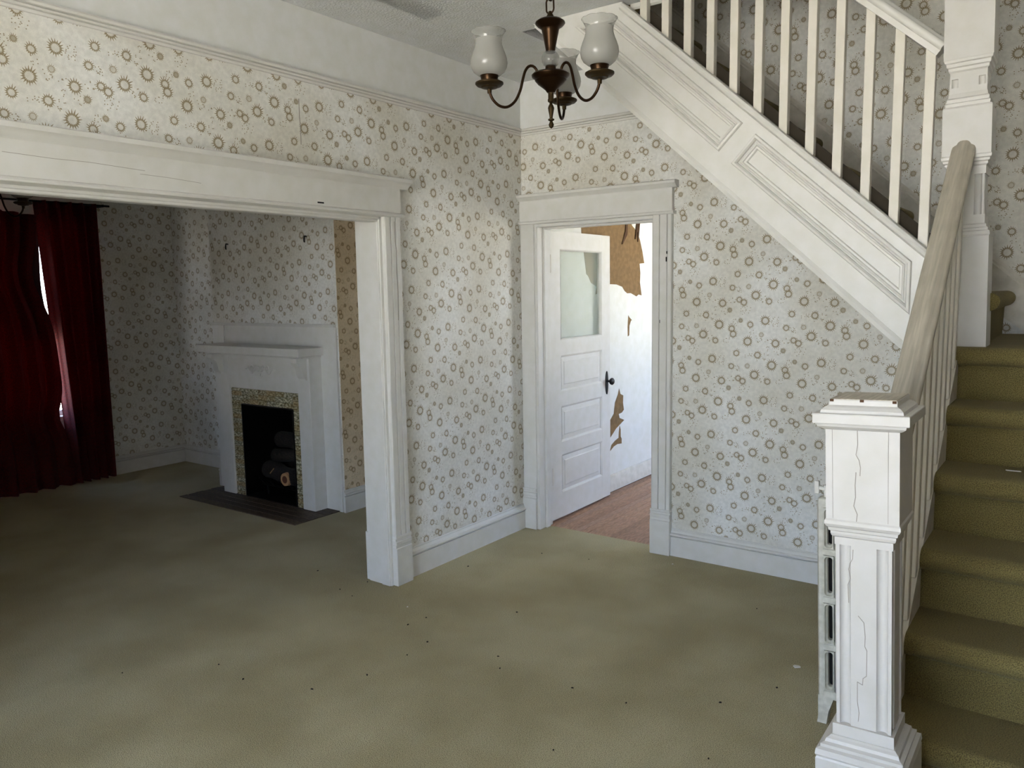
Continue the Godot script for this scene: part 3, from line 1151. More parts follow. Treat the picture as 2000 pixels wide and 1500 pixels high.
func build_fireplace() -> void:
	var f := thing("fireplace_mantel", "white painted wooden mantel with shelf, brackets and mottled tile surround", "mantel", Vector3(-2.15, 0, 0.46))
	var st := begin()
	# back board on the chimney breast
	box(st, Vector3(-0.80, 0, 0.002), Vector3(-0.64, 1.42, 0.02), 0.002)
	box(st, Vector3(0.592, 0, 0.002), Vector3(0.768, 1.42, 0.022), 0.002)
	box(st, Vector3(-0.64, 1.24, 0.002), Vector3(0.592, 1.42, 0.010))
	obj("back_board", st, M.paint, f)
	st = begin()
	prism(st, [Vector2(0, 1.418), Vector2(0.024, 1.418), Vector2(0.030, 1.424), Vector2(0.036, 1.440), Vector2(0, 1.440)], -0.815, 0.755, along_x())
	obj("top_moulding", st, M.paint, f)
	# legs and frieze
	for q in [[-0.585, -0.42], [0.450, 0.592]]:
		st = begin()
		box(st, Vector3(q[0], 0, 0.002), Vector3(q[1], 1.20, 0.14), 0.003)
		obj("leg", st, M.paint, f)
	st = begin()
	box(st, Vector3(-0.42, 0.915, 0.004), Vector3(0.450, 1.20, 0.138))
	obj("frieze", st, M.paint, f)
	st = begin()
	box(st, Vector3(-0.68, 1.205, 0.004), Vector3(0.625, 1.268, 0.262), 0.004)
	box(st, Vector3(-0.64, 1.190, 0.004), Vector3(0.60, 1.206, 0.20), 0.003)
	obj("shelf", st, M.paint, f)
	# brackets: S curve in (z, y)
	for x in [-0.575, 0.495]:
		st = begin()
		var p := [Vector2(0.138, 1.192), Vector2(0.235, 1.192), Vector2(0.236, 1.165), Vector2(0.228, 1.150), Vector2(0.208, 1.135), Vector2(0.190, 1.112), Vector2(0.184, 1.085), Vector2(0.180, 1.060), Vector2(0.168, 1.040), Vector2(0.160, 1.034), Vector2(0.158, 1.022), Vector2(0.138, 1.022)]
		prism(st, p, x, x + 0.075, along_x())
		obj("bracket", st, M.paint, f)
	# carved ribbon ornament on the frieze
	st = begin()
	for s in [-1.0, 1.0]:
		for q in [[0.045, 0.030, 0.018], [0.095, 0.024, 0.015], [0.140, 0.016, 0.011]]:
			var pts := []
			for k in 15:
				var a := k / 14.0 * TAU * 1.1
				var r: float = q[1] * (1.0 - 0.055 * k)
				pts.append(Vector3(s * (q[0] + r * cos(a)), 1.085 + r * sin(a) * 0.95 + 0.004, 0.144))
			tube(st, pts, 0.0075, 6, false, 0.004)
		var arc := []
		for k in 9:
			var u := k / 8.0
			arc.append(Vector3(s * (0.02 + 0.165 * u), 1.066 + 0.022 * sin(u * 9.0), 0.143))
		tube(st, arc, 0.008, 6, false, 0.004)
		lathe(st, [Vector2(0, -0.007), Vector2(0.007, 0), Vector2(0, 0.007)], 10, Transform3D(Basis.IDENTITY, Vector3(s * 0.188, 1.082, 0.142)))
	for k in 6:
		var a := TAU * k / 6
		lathe(st, [Vector2(0, -0.009), Vector2(0.009, 0), Vector2(0, 0.009)], 10, Transform3D(Basis.IDENTITY, Vector3(cos(a) * 0.017, 1.088 + sin(a) * 0.017, 0.142)))
	lathe(st, [Vector2(0, -0.03), Vector2(0.008, 0), Vector2(0, 0.012)], 8, Transform3D(Basis.IDENTITY, Vector3(0, 1.046, 0.142)))
	obj("carved_ornament", st, M.paint, f)
	# tile surround, each glazed tile its own piece
	var sur := Node3D.new()
	sur.name = "tile_surround"
	f.add_child(sur)
	var k := 0
	for col in [[-0.418, -0.282], [0.370, 0.448]]:
		var y := 0.0
		while y < 0.905:
			var y1 := minf(y + 0.0385, 0.912)
			var n := 2 if col[0] < 0 else 1
			for i in n:
				var x0: float = lerpf(col[0], col[1], float(i) / n)
				var x1: float = lerpf(col[0], col[1], float(i + 1) / n)
				st = begin()
				box(st, Vector3(x0 + 0.0012, y + 0.0012, 0.10), Vector3(x1 - 0.0012, y1 - 0.0012, 0.128 + R.randf() * 0.001), 0.002)
				obj("tile", st, M.tile[(k * 7 + i * 3) % 5], sur)
				k += 1
			y += 0.0385
	for r in 3:
		for i in 6:
			st = begin()
			var x0 := lerpf(-0.282, 0.370, i / 6.0)
			var x1 := lerpf(-0.282, 0.370, (i + 1) / 6.0)
			var y0 := 0.785 + r * 0.0425
			box(st, Vector3(x0 + 0.0012, y0 + 0.0012, 0.10), Vector3(x1 - 0.0012, y0 + 0.0413, 0.128 + R.randf() * 0.001), 0.002)
			obj("tile", st, M.tile[(i * 3 + r * 2) % 5], sur)
	# firebox: open black metal box
	var b := thing("firebox", "black metal firebox with a narrow upright opening", "firebox", Vector3(-2.106, 0, 0.46))
	st = begin()
	box(st, Vector3(-0.330, 0.004, -0.38), Vector3(-0.322, 0.783, 0.135))
	box(st, Vector3(0.318, 0.004, -0.38), Vector3(0.326, 0.783, 0.135))
	box(st, Vector3(-0.322, 0.775, -0.38), Vector3(0.318, 0.783, 0.135))
	box(st, Vector3(-0.322, 0.004, -0.38), Vector3(0.318, 0.012, 0.135))
	box(st, Vector3(-0.322, 0.012, -0.38), Vector3(0.318, 0.775, -0.372))
	obj("lining", st, M.black_metal, b)
	# hearth strips
	var h := thing("hearth", "dark wood look hearth slab set in the carpet before the fireplace", "hearth", Vector3(-2.16, 0, 0.70))
	for i in 6:
		st = begin()
		box(st, Vector3(-0.74 - 0.01 * (i % 2), 0.0005, -0.23 + i * 0.074), Vector3(0.745, 0.007 + R.randf() * 0.001, -0.159 + i * 0.074), 0.002)
		obj("plank", st, M.hearth[i % 3], h)
	# logs on a grate
	var g := thing("log_grate", "black iron grate under the logs in the firebox", "grate", Vector3(-2.10, 0.012, 0.42))
	for i in 5:
		st = begin()
		tube(st, [Vector3(-0.24 + i * 0.12, 0.10, -0.20), Vector3(-0.24 + i * 0.12, 0.085, 0.05), Vector3(-0.24 + i * 0.12, 0.15, 0.10)], 0.009, 8)
		obj("bar", st, M.black_metal, g)
	st = begin()
	for z in [-0.15, 0.04]:
		tube(st, [Vector3(-0.27, 0.08, z), Vector3(0.27, 0.08, z)], 0.009, 8)
	obj("cross_bar", st, M.black_metal, g)
	for q in [[-0.22, -0.15], [0.22, -0.15], [-0.22, 0.04], [0.22, 0.04]]:
		st = begin()
		tube(st, [Vector3(q[0], 0.0, q[1]), Vector3(q[0], 0.085, q[1])], 0.01, 8)
		obj("leg", st, M.black_metal, g)
	fire_log("dark charred log lying lowest in the grate, its cut end facing right", Vector3(-2.36, 0.205, 0.40), Vector3(-1.88, 0.205, 0.50), 0.075, true)
	fire_log("dark charred log at the back of the grate", Vector3(-2.36, 0.20, 0.26), Vector3(-1.85, 0.20, 0.27), 0.07, false)
	fire_log("middle charred log resting across the two lower ones", Vector3(-2.30, 0.335, 0.38), Vector3(-1.83, 0.335, 0.33), 0.055, false)
	fire_log("topmost charred log in the fireplace, with a small knot", Vector3(-2.28, 0.46, 0.33), Vector3(-1.84, 0.455, 0.37), 0.068, false)


func fire_log(label: String, a: Vector3, b: Vector3, r: float, cut: bool) -> void:
	var o := thing("fire_log", label, "log", (a + b) / 2, "charred logs in the fireplace")
	var st := begin()
	var pts := []
	for k in 9:
		var u := k / 8.0
		pts.append(a.lerp(b, u) - (a + b) / 2 + Vector3(0, 0.006 * sin(u * 7.0 + r * 90.0), 0.005 * cos(u * 9.0)))
	tube(st, pts, r, 14, false, r * 0.93)
	obj("bark", st, M.log, o)
	if cut:
		var d := (b - a).normalized()
		st = begin()
		var e := (b - a) / 2
		var c := e + Vector3(0.0, 0.0, r * 0.88)
		lathe(st, [Vector2(0.0, 0.004), Vector2(0.030, 0.003), Vector2(0.030, 0.0)], 20, Transform3D(Basis(Vector3(1, 0, 0), Vector3(0, 0, 1), Vector3(0, -1, 0)), c + Vector3(-0.075, -0.005, 0)))
		obj("heartwood", st, M.log_ring, o)
		st = begin()
		lathe(st, [Vector2(0.030, 0.002), Vector2(0.052, 0.001), Vector2(0.056, -0.03)], 20, Transform3D(Basis(Vector3(1, 0, 0), Vector3(0, 0, 1), Vector3(0, -1, 0)), c + Vector3(-0.075, -0.005, 0)))
		obj("cut_end", st, M.log_end, o)
		st = begin()
		tube(st, [e * -0.45 + Vector3(0.0, 0.0, r * 0.97), e * -0.25 + Vector3(0.0, 0.045, r * 0.80)], 0.004, 6)
		obj("split", st, M.log_end, o)


# ------------------------------------------------------------------ kitchen

func build_kitchen_shell() -> void:
	var f := struct_node("floor", "worn brown strip wood floor of the kitchen beyond the door", "floor", Vector3(0, 0, 0))
	var st := begin()
	box(st, Vector3(-0.1, -0.12, -4.0), Vector3(2.6, -0.022, -0.1))
	obj("subfloor", st, M.brown_dark, f)
	var n := 46
	for k in n:
		var x := 0.05 + k * 0.0555
		var brk := -1.2 - R.randf() * 1.5
		for seg in [[-0.1, brk], [brk, -3.95]]:
			st = begin()
			var dy := R.randf() * 0.0012
			box(st, Vector3(x + 0.0009, -0.02, seg[1] + 0.0008), Vector3(x + 0.0546, -0.006 + dy, seg[0] - 0.0008), 0.0015)
			obj("plank", st, M.plank[R.randi() % 4], f)
	st = begin()
	box(st, Vector3(-0.1, 0, -4.0), Vector3(0.05, CEIL, -0.13))
	var w := struct("wall_kitchen_left", st, M.kitchen, "bright white kitchen wall with torn patches showing brown paper", "wall")
	st = begin()
	prism(st, [Vector2(0, 0.018), Vector2(0.018, 0.018), Vector2(0.018, 0.135), Vector2(0.010, 0.148), Vector2(0, 0.148)], 0.14, 3.95, Transform3D(Basis(Vector3(1, 0, 0), Vector3(0, 1, 0), Vector3(0, 0, -1)), Vector3(0.05, 0, 0)))
	struct("baseboard_kitchen", st, M.paint_old, "chipped white baseboard on the kitchen wall", "baseboard")
	# torn places: brown backing paper; outlines in (-z, y)
	var torn := [
		[[0.70, 2.36], [0.70, 2.10], [0.771, 1.787], [0.80, 1.77], [0.84, 1.72], [0.926, 1.689], [0.91, 1.63], [0.96, 1.64], [1.06, 1.69], [1.147, 1.708], [1.25, 1.705], [1.346, 1.686], [1.39, 1.65], [1.435, 1.631], [1.50, 1.632], [1.60, 1.603], [1.64, 1.618], [1.697, 1.61], [1.665, 1.72], [1.672, 1.80], [1.657, 1.879], [1.744, 1.885], [1.71, 1.98], [1.666, 2.072], [1.62, 2.14], [1.52, 2.19], [1.45, 2.25], [1.43, 2.36]],
		[[1.454, 1.448], [1.475, 1.43], [1.518, 1.406], [1.50, 1.40], [1.475, 1.36], [1.47, 1.28], [1.445, 1.272], [1.442, 1.35], [1.448, 1.40]],
		[[1.292, 0.85], [1.315, 0.80], [1.364, 0.783], [1.36, 0.72], [1.375, 0.66], [1.34, 0.64], [1.285, 0.635], [1.30, 0.60], [1.382, 0.572], [1.31, 0.545], [1.24, 0.52], [1.143, 0.46], [1.143, 0.607], [1.20, 0.65], [1.22, 0.74], [1.27, 0.80]],
		[[1.301, 0.535], [1.318, 0.50], [1.32, 0.44], [1.336, 0.42], [1.336, 0.378], [1.26, 0.385], [1.20, 0.375], [1.133, 0.345], [1.16, 0.395], [1.22, 0.42], [1.283, 0.435], [1.287, 0.48]],
	]
	for q in torn:
		var p := []
		for v in q:
			p.append(Vector2(v[0], v[1]))
		p.reverse()
		st = begin()
		prism(st, p, 0.0, 0.0015, on_x(0.05))
		obj("torn_patch", st, M.brown, w)
	# curled strips of paper still hanging at the top
	for q in [[1.40, 2.14, 1.33, 2.03], [1.60, 2.20, 1.56, 2.08], [1.62, 2.2, 1.61, 2.06]]:
		st = begin()
		prism(st, [Vector2(q[0], 2.3), Vector2(q[0] + 0.04, 2.3), Vector2(q[0] + 0.02, q[1] - 0.03), Vector2(q[2] + 0.01, q[3]), Vector2(q[2], q[3]), Vector2(q[0] - 0.01, q[1])], 0.004, 0.010, on_x(0.05))
		obj("paper_strip", st, M.brown_dark, w)
	# the rest of the room, with its window on the right
	st = begin()
	box(st, Vector3(0.05, 0, -4.0), Vector3(2.6, CEIL, -3.95))
	struct("wall_kitchen_back", st, M.kitchen, "white kitchen wall at the far end", "wall")
	st = begin()
	var z0 := -2.95
	var z1 := -1.75
	box(st, Vector3(2.5, 0, -4.0), Vector3(2.6, CEIL, z0))
	box(st, Vector3(2.5, 0, z1), Vector3(2.6, CEIL, -0.13))
	box(st, Vector3(2.5, 0, z0), Vector3(2.6, 0.8, z1))
	box(st, Vector3(2.5, 2.4, z0), Vector3(2.6, CEIL, z1))
	struct("wall_kitchen_right", st, M.kitchen, "white kitchen wall with the window, out of the picture", "wall")
	st = begin()
	box(st, Vector3(-0.1, CEIL, -4.0), Vector3(2.6, CEIL + 0.2, -0.13))
	struct("ceiling", st, M.kitchen, "white kitchen ceiling", "ceiling")
	var t := struct_node("window_3", "white kitchen window lighting the room from the right", "window", Vector3(2.55, 0.8, (z0 + z1) / 2))
	st = begin()
	for z in [-0.6, -0.025, 0.55]:
		box(st, Vector3(-0.03, 0, z), Vector3(0.03, 1.6, z + 0.05), 0.003)
	for y in [0.0, 0.78, 1.55]:
		box(st, Vector3(-0.028, y, -0.6), Vector3(0.028, y + 0.05, 0.6), 0.003)
	obj("window_frame", st, M.paint, t)
	st = begin()
	box(st, Vector3(-0.003, 0.03, -0.59), Vector3(0.003, 1.57, 0.59))
	obj("pane", st, M.pane, t)


# ------------------------------------------------------------------ stairs

func nose2(x: float) -> float:          # nosing line of the upper flight
	return LAND + RISE + (2.875 - x) * RISE / RUN


func nose1(z: float) -> float:          # nosing line of the lower flight
	return LAND - (z - 1.02) * RISE / RUN


# one carpeted step seen from its side: u away from the climber's back, v up; nose at u = 0
func step_outline(depth: float, rise: float) -> Array:
	var p := []
	for k in 13:
		var a := deg_to_rad(92.0 - k * 15.5)
		p.append(Vector2(-0.034 + cos(a) * 0.038, -0.033 + sin(a) * 0.033 * (1.0 if k < 7 else 1.15)))
	p.append_array([Vector2(-0.040, -0.080), Vector2(-0.044, -rise - 0.012), Vector2(-depth - 0.05, -rise - 0.012), Vector2(-depth - 0.05, -0.002), Vector2(-0.08, -0.001)])
	return p


func build_staircase() -> void:
	var s := thing("staircase", "carpeted wooden staircase turning left at the landing, white panelled stringer", "staircase", Vector3(2.9, 0, 1.2))
	var o := s.position
	var xin := 2.762
	var xr := 3.8
	# lower flight: six treads, nose towards +z
	for i in range(1, 7):
		var st := begin()
		var z := 1.02 + RUN * i
		var y := LAND - RISE * i
		var sag := R.randf_range(-0.003, 0.003)
		prism(st, step_outline(RUN, minf(RISE, y)), xin - o.x, xr - o.x, Transform3D(Basis(Vector3(0, 0, 1), Vector3(0, 1, 0), Vector3(1, 0, 0)), Vector3(0, y + sag, z - o.z)), true, 40)
		obj("step", st, M.stair_carpet, s)
	var sl := begin()
	prism(sl, step_outline(0.97, RISE), 2.70 - o.x, xr - o.x, Transform3D(Basis(Vector3(0, 0, 1), Vector3(0, 1, 0), Vector3(1, 0, 0)), Vector3(0, LAND, 1.02 - o.z)), true, 40)
	obj("landing", sl, M.stair_carpet, s)
	# upper flight: nose towards +x, along the wall
	for i in range(1, 10):
		var st := begin()
		var x := 2.875 - RUN * (i - 1)
		var y := LAND + RISE * i
		if y > CEIL + 0.21:
			break
		prism(st, step_outline(RUN, RISE), 0.016 - o.z, 0.838 - o.z, Transform3D(Basis(Vector3(1, 0, 0), Vector3(0, 1, 0), Vector3(0, 0, 1)), Vector3(x - o.x, y, 0)), true, 40)
		obj("step", st, M.stair_carpet, s)
	# stringer of the upper flight: panelled face towards the hall
	var k := RISE / RUN
	var top := func(x: float) -> float: return nose2(x) - 0.045
	var bot := func(x: float) -> float: return nose2(x) - 0.515
	var xt := 2.875 - (CEIL - (LAND + RISE) + 0.045) / k
	var xb := 2.875 - (CEIL - (LAND + RISE) + 0.515) / k
	var str_ := Node3D.new()
	str_.name = "stringer"
	s.add_child(str_)
	str_.position = -o
	str_.set_meta("label", "white panelled stringer of the upper flight")
	var a_bl := Vector2(0.99, 2.985)
	var a_br := Vector2(1.752, 2.29)
	var a_tr := Vector2(1.863, 2.402)
	var a_tl := Vector2(1.222, 2.985)
	var b_bl := Vector2(1.812, 2.230)
	var b_br := Vector2(2.572, 1.549)
	var b_tr := Vector2(2.572, 1.765)
	var b_tl := Vector2(1.922, 2.348)
	var e_t := Vector2(2.67, 1.677)
	var e_b := Vector2(2.67, 1.461)
	var c_t := Vector2(2.67, top.call(2.67) - 0.03)
	var c_b := Vector2(2.67, bot.call(2.67))
	var g_t := Vector2(xt, CEIL)
	var g_b := Vector2(xb, CEIL)
	var st2 := begin()
	prism(st2, [c_b, c_t, g_t, g_b], 0.850, 0.888, on_z())
	obj("board", st2, M.paint, str_)
	for q in [["top_rail", [g_t, a_tl, a_tr, b_tl, b_tr, e_t, c_t]], ["bottom_rail", [g_b, c_b, e_b, b_br, b_bl, a_br, a_bl]], ["stile", [g_b, a_bl, a_tl, g_t]], ["stile", [a_br, b_bl, b_tl, a_tr]], ["stile", [b_br, e_b, e_t, b_tr]]]:
		st2 = begin()
		prism(st2, q[1], 0.888, 0.912, on_z())
		obj(q[0], st2, M.paint, str_)
	st2 = begin()
	var cx := Transform3D(Basis(Vector3(0, 0, 1), Vector3(k, 1, 0).normalized(), Vector3(-1, k, 0).normalized()), Vector3(2.67, top.call(2.67), 0))
	prism(st2, [Vector2(0.845, -0.034), Vector2(0.914, -0.034), Vector2(0.926, -0.026), Vector2(0.930, -0.014), Vector2(0.926, -0.004), Vector2(0.916, 0.0), Vector2(0.845, 0.0)], 0.0, (2.67 - xt) * sqrt(1 + k * k) - 0.01, cx)
	obj("cap", st2, M.paint, str_)
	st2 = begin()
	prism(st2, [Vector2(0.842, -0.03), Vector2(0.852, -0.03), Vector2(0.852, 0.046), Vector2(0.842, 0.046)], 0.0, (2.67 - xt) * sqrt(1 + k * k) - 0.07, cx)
	obj("fillet", st2, M.fillet_brown, str_).set_meta("label", "dark brown fillet behind the balusters")  # dark brown strip along the cap, hides the step ends
	st2 = begin()
	prism(st2, [Vector2(0.86, -0.006), Vector2(0.918, -0.006), Vector2(0.921, 0.010), Vector2(0.914, 0.024), Vector2(0.86, 0.024)], 0.0, (2.67 - xb) * sqrt(1 + k * k) - 0.02, Transform3D(cx.basis, Vector3(2.67, bot.call(2.67), 0)))
	obj("bottom_bead", st2, M.paint, str_)
	var lev := [[0.0, -0.006], [0.0005, 0.006], [0.004, 0.013], [0.013, 0.015], [0.019, 0.008], [0.021, -0.006], [0.024, -0.006], [0.028, -0.001], [0.034, -0.004], [0.037, -0.012], [0.045, -0.012], [0.049, -0.0225]]
	st2 = begin()
	moulded(st2, [a_bl, a_br, a_tr, a_tl], lev, on_z(0.912))
	obj("panel", st2, M.paint, str_)
	st2 = begin()
	moulded(st2, [b_bl, b_br, b_tr, b_tl], lev, on_z(0.912))
	obj("panel", st2, M.paint, str_)
	cracks(str_, [[[Vector2(2.30, 1.665), Vector2(2.36, 1.612), Vector2(2.42, 1.562), Vector2(2.50, 1.485)], 0.0018]], on_z(0.912))
	cracks(str_, [[[Vector2(1.30, 2.56), Vector2(1.42, 2.462), Vector2(1.50, 2.385)], 0.0012]], on_z(0.912))
	cracks(str_, [[[Vector2(1.72, 2.18), Vector2(1.80, 2.105), Vector2(1.93, 1.985), Vector2(2.06, 1.875), Vector2(2.2, 1.745)], 0.0012]], on_z(0.912))
	# stringer of the lower flight
	var ls := begin()
	var z1 := 2.36
	prism(ls, [Vector2(0.90, 0.0), Vector2(0.90, nose1(0.95) - 0.05), Vector2(0.95, nose1(0.95) - 0.05), Vector2(z1, nose1(z1) - 0.05), Vector2(z1, 0.0)], 2.715 - o.x, 2.762 - o.x, Transform3D(along_x().basis, Vector3(0, 0, -o.z)))
	var lo := obj("stringer", ls, M.paint_old, s)
	lo.set_meta("label", "scuffed white stringer under the lower railing")
	# skirting on the wall beside the upper flight
	var sk := begin()
	var sx0 := 2.96
	var sx1 := 0.9
	prism(sk, [Vector2(sx0, LAND - 0.02), Vector2(sx0, nose2(sx0) + 0.05), Vector2(sx1, nose2(sx1) + 0.05), Vector2(sx1, nose2(sx1) - 0.45)], 0.002, 0.016, Transform3D(Basis.IDENTITY, -o))
	obj("wall_skirting", sk, M.paint_old, s)
	sk = begin()
	var mx := Transform3D(Basis(Vector3(0, 0, 1), Vector3(k, 1, 0).normalized(), Vector3(-1, k, 0).normalized()), Vector3(3.06, nose2(3.06) + 0.035, 0) - o)
	prism(sk, [Vector2(0.002, -0.006), Vector2(0.026, -0.006), Vector2(0.026, 0.006), Vector2(0.018, 0.012), Vector2(0.018, 0.020), Vector2(0.010, 0.028), Vector2(0.008, 0.036), Vector2(0.002, 0.036)], 0.0, 2.8, mx)
	obj("skirting_moulding", sk, M.paint_old, s)
	sk = begin()
	prism(sk, base_profile(), 2.94 - o.x, xr - o.x, Transform3D(along_x().basis, Vector3(0, LAND, -o.z)))
	obj("landing_baseboard", sk, M.paint_old, s)


func build_railings() -> void:
	# lower flight
	var r := thing("stair_railing", "lower stair railing with worn wide handrail and closely spaced square balusters", "railing", Vector3(2.74, 0.9, 1.65))
	var o := r.position
	var a := Vector3(2.741, 2.215, 0.955)
	var b := Vector3(2.744, 1.075, 2.345)
	rail(r, a - o, b - o, M.grime)
	for i in 12:
		var z := 1.05 + 0.1133 * i
		var y0 := nose1(z) - 0.053
		var yt := lerpf(a.y, b.y, (z - a.z) / (b.z - a.z)) - 0.055
		var st := begin()
		box(st, Vector3(-0.0175, 0, -0.0175), Vector3(0.0175, yt - y0, 0.0175), 0.002)
		var m := obj("baluster", st, M.spindle, r)
		m.position = Vector3(2.742, y0, z) - o
	# upper flight
	r = thing("stair_railing", "upper stair railing of spaced white square balusters above the panelled stringer", "railing", Vector3(2.0, 2.1, 0.885))
	o = r.position
	var slope := RISE / RUN * 0.985
	a = Vector3(2.665, 2.605, 0.872)
	var xe := 2.665 - (CEIL - 0.012 - 2.605) / slope
	b = Vector3(xe, CEIL - 0.012, 0.872)
	rail(r, a - o, b - o, M.paint)
	for x in [1.358, 1.471, 1.583, 1.695, 1.806, 1.918, 2.033, 2.148, 2.262, 2.378, 2.491, 2.604]:
		var y0 := nose2(x) - 0.044 - 0.016
		var yt := minf(2.605 + (2.665 - x) * slope - 0.05, CEIL - 0.004)
		var st := begin()
		box(st, Vector3(-0.0185, 0, -0.0185), Vector3(0.0185, yt - y0, 0.0185), 0.002)
		var m := obj("baluster", st, M.spindle, r)
		m.position = Vector3(x, y0, 0.872) - o


func rail(parent: Node3D, a: Vector3, b: Vector3, mat: Material) -> void:
	var st := begin()
	var d := b - a
	var w := d.normalized()
	var u := w.cross(Vector3.UP).normalized()
	var v := u.cross(w)
	var xf := Transform3D(Basis(u, v, w), a)
	var half := [Vector2(0.0, 0.004), Vector2(0.012, 0.003), Vector2(0.020, -0.002), Vector2(0.0245, -0.008), Vector2(0.030, -0.010), Vector2(0.037, -0.014), Vector2(0.0405, -0.022), Vector2(0.040, -0.032), Vector2(0.034, -0.038), Vector2(0.028, -0.041), Vector2(0.026, -0.062)]
	var p := []
	for q in half:
		p.append(q)
	for i in range(half.size() - 1, 0, -1):
		p.append(Vector2(-half[i].x, half[i].y))
	prism(st, p, 0.0, d.length(), xf, true, 50)
	obj("handrail", st, mat, parent)


func fluted(hw: float, fl: float, inset_: float) -> Array:
	# square section with one hollow flute near each edge of every face
	var p := []
	for s in 4:
		var c := cos(s * PI / 2)
		var n := sin(s * PI / 2)
		var q := [Vector2(-hw, hw)]
		for side in [-1.0, 1.0]:
			var mid: float = side * (hw - inset_ - fl / 2)
			var arr := []
			for k in 9:
				var a := PI * k / 8
				arr.append(Vector2(mid - cos(a) * fl / 2, hw - sin(a) * fl * 0.42))
			q.append_array(arr)
		for e in q:
			# rotate: face s
			p.append(Vector2(e.x * c + e.y * n, -e.x * n + e.y * c))
	return p


func build_newels() -> void:
	# near newel at the foot of the stairs
	var n := thing("newel_post", "near white newel post with stepped cap and cracked paint at the stair foot", "newel post", Vector3(2.785, 0, 2.4175))
	n.rotation.z = deg_to_rad(1.9)
	var st := begin()
	square_turn(st, [[0.105, 0.0], [0.105, 0.495], [0.103, 0.500]])
	obj("pedestal", st, M.newel_paint, n)
	st = begin()
	square_turn(st, [[0.103, 0.500], [0.106, 0.506], [0.104, 0.520], [0.095, 0.524], [0.095, 0.532], [0.086, 0.536], [0.084, 0.544], [0.078, 0.548], [0.074, 0.552]])
	obj("base_moulding", st, M.newel_paint, n)
	st = begin()
	square_turn(st, [[0.071, 0.548], [0.071, 0.582]])
	prism(st, fluted(0.0635, 0.026, 0.008), 0.582, 1.045, along_y(), true, 30)
	square_turn(st, [[0.0665, 1.045], [0.0665, 1.066]])
	obj("shaft", st, M.newel_paint, n)
	st = begin()
	square_turn(st, [[0.067, 1.064], [0.072, 1.068], [0.074, 1.074], [0.074, 1.080], [0.078, 1.083], [0.079, 1.090], [0.083, 1.094], [0.086, 1.100], [0.0855, 1.108], [0.083, 1.112]])
	obj("neck_moulding", st, M.newel_paint, n)
	st = begin()
	square_turn(st, [[0.0825, 1.110], [0.0825, 1.338]])
	obj("block", st, M.newel_paint, n)
	var cap := Node3D.new()
	cap.name = "cap"
	n.add_child(cap)
	st = begin()
	square_turn(st, [[0.084, 1.334], [0.090, 1.337], [0.098, 1.343], [0.099, 1.349], [0.1055, 1.350], [0.107, 1.352], [0.107, 1.373], [0.1055, 1.375]])
	obj("slab", st, M.newel_paint, cap)
	st = begin()
	square_turn(st, [[0.093, 1.374], [0.091, 1.382], [0.084, 1.389], [0.077, 1.392], [0.0755, 1.393], [0.0755, 1.404], [0.0745, 1.406]])
	obj("top_plate", st, M.newel_paint, cap)
	st = begin()
	box(st, Vector3(-0.0735, 1.4055, -0.0735), Vector3(0.0735, 1.4075, 0.0735))
	obj("dusty_top", st, M.grime, cap)
	var fz := on_z(0.0826)
	cracks(n, [[[Vector2(-0.010, 1.335), Vector2(-0.009, 1.30), Vector2(-0.013, 1.275), Vector2(-0.006, 1.262), Vector2(-0.003, 1.245), Vector2(-0.004, 1.225)], 0.0016]], fz)
	cracks(n, [[[Vector2(-0.013, 1.232), Vector2(-0.015, 1.20), Vector2(-0.014, 1.172), Vector2(-0.018, 1.150), Vector2(-0.010, 1.130), Vector2(-0.012, 1.112)], 0.0018]], fz)
	cracks(n, [[[Vector2(0.058, 1.335), Vector2(0.058, 1.115)], 0.0009]], fz)
	cracks(n, [[[Vector2(-0.067, 1.335), Vector2(-0.066, 1.115)], 0.0007]], fz)
	var f2 := on_z(0.0636)
	cracks(n, [[[Vector2(-0.036, 1.035), Vector2(-0.037, 1.012), Vector2(-0.043, 1.0), Vector2(-0.046, 0.985), Vector2(-0.042, 0.962), Vector2(-0.048, 0.945), Vector2(-0.046, 0.90)], 0.0015]], Transform3D(f2.basis, Vector3(0.012, 0, 0.0636)))
	cracks(n, [[[Vector2(-0.012, 0.87), Vector2(0.001, 0.855), Vector2(0.004, 0.82), Vector2(0.003, 0.795), Vector2(0.008, 0.785), Vector2(0.007, 0.72), Vector2(-0.001, 0.712), Vector2(-0.002, 0.695), Vector2(-0.014, 0.70), Vector2(-0.014, 0.65), Vector2(-0.010, 0.62), Vector2(-0.012, 0.598)], 0.0015]], f2)
	for q in [[-0.002, 1.404], [0.069, 1.403], [-0.070, 1.404]]:
		st = begin()
		box(st, Vector3(q[0] - 0.004, q[1] - 0.003, 0.0745), Vector3(q[0] + 0.005, q[1] + 0.003, 0.0762))
		obj("chipped_paint", st, M.brown_dark, n)

	# far newel on the landing, running up to the ceiling
	n = thing("newel_post", "tall white newel post on the landing between the two stair railings", "newel post", Vector3(2.767, LAND - 0.012, 0.880))
	n.rotation.z = deg_to_rad(1.3)
	st = begin()
	square_turn(st, [[0.0825, 0.0], [0.0825, 0.436]])
	obj("pedestal", st, M.newel_paint, n)
	st = begin()
	square_turn(st, [[0.083, 0.434], [0.086, 0.440], [0.084, 0.452], [0.078, 0.456], [0.078, 0.464], [0.073, 0.468], [0.071, 0.478], [0.067, 0.482]])
	obj("base_moulding", st, M.newel_paint, n)
	st = begin()
	square_turn(st, [[0.066, 0.480], [0.066, 0.516]])
	prism(st, fluted(0.062, 0.026, 0.008), 0.516, 0.668, along_y(), true, 30)
	square_turn(st, [[0.066, 0.668], [0.066, 0.700]])
	obj("shaft", st, M.newel_paint, n)
	st = begin()
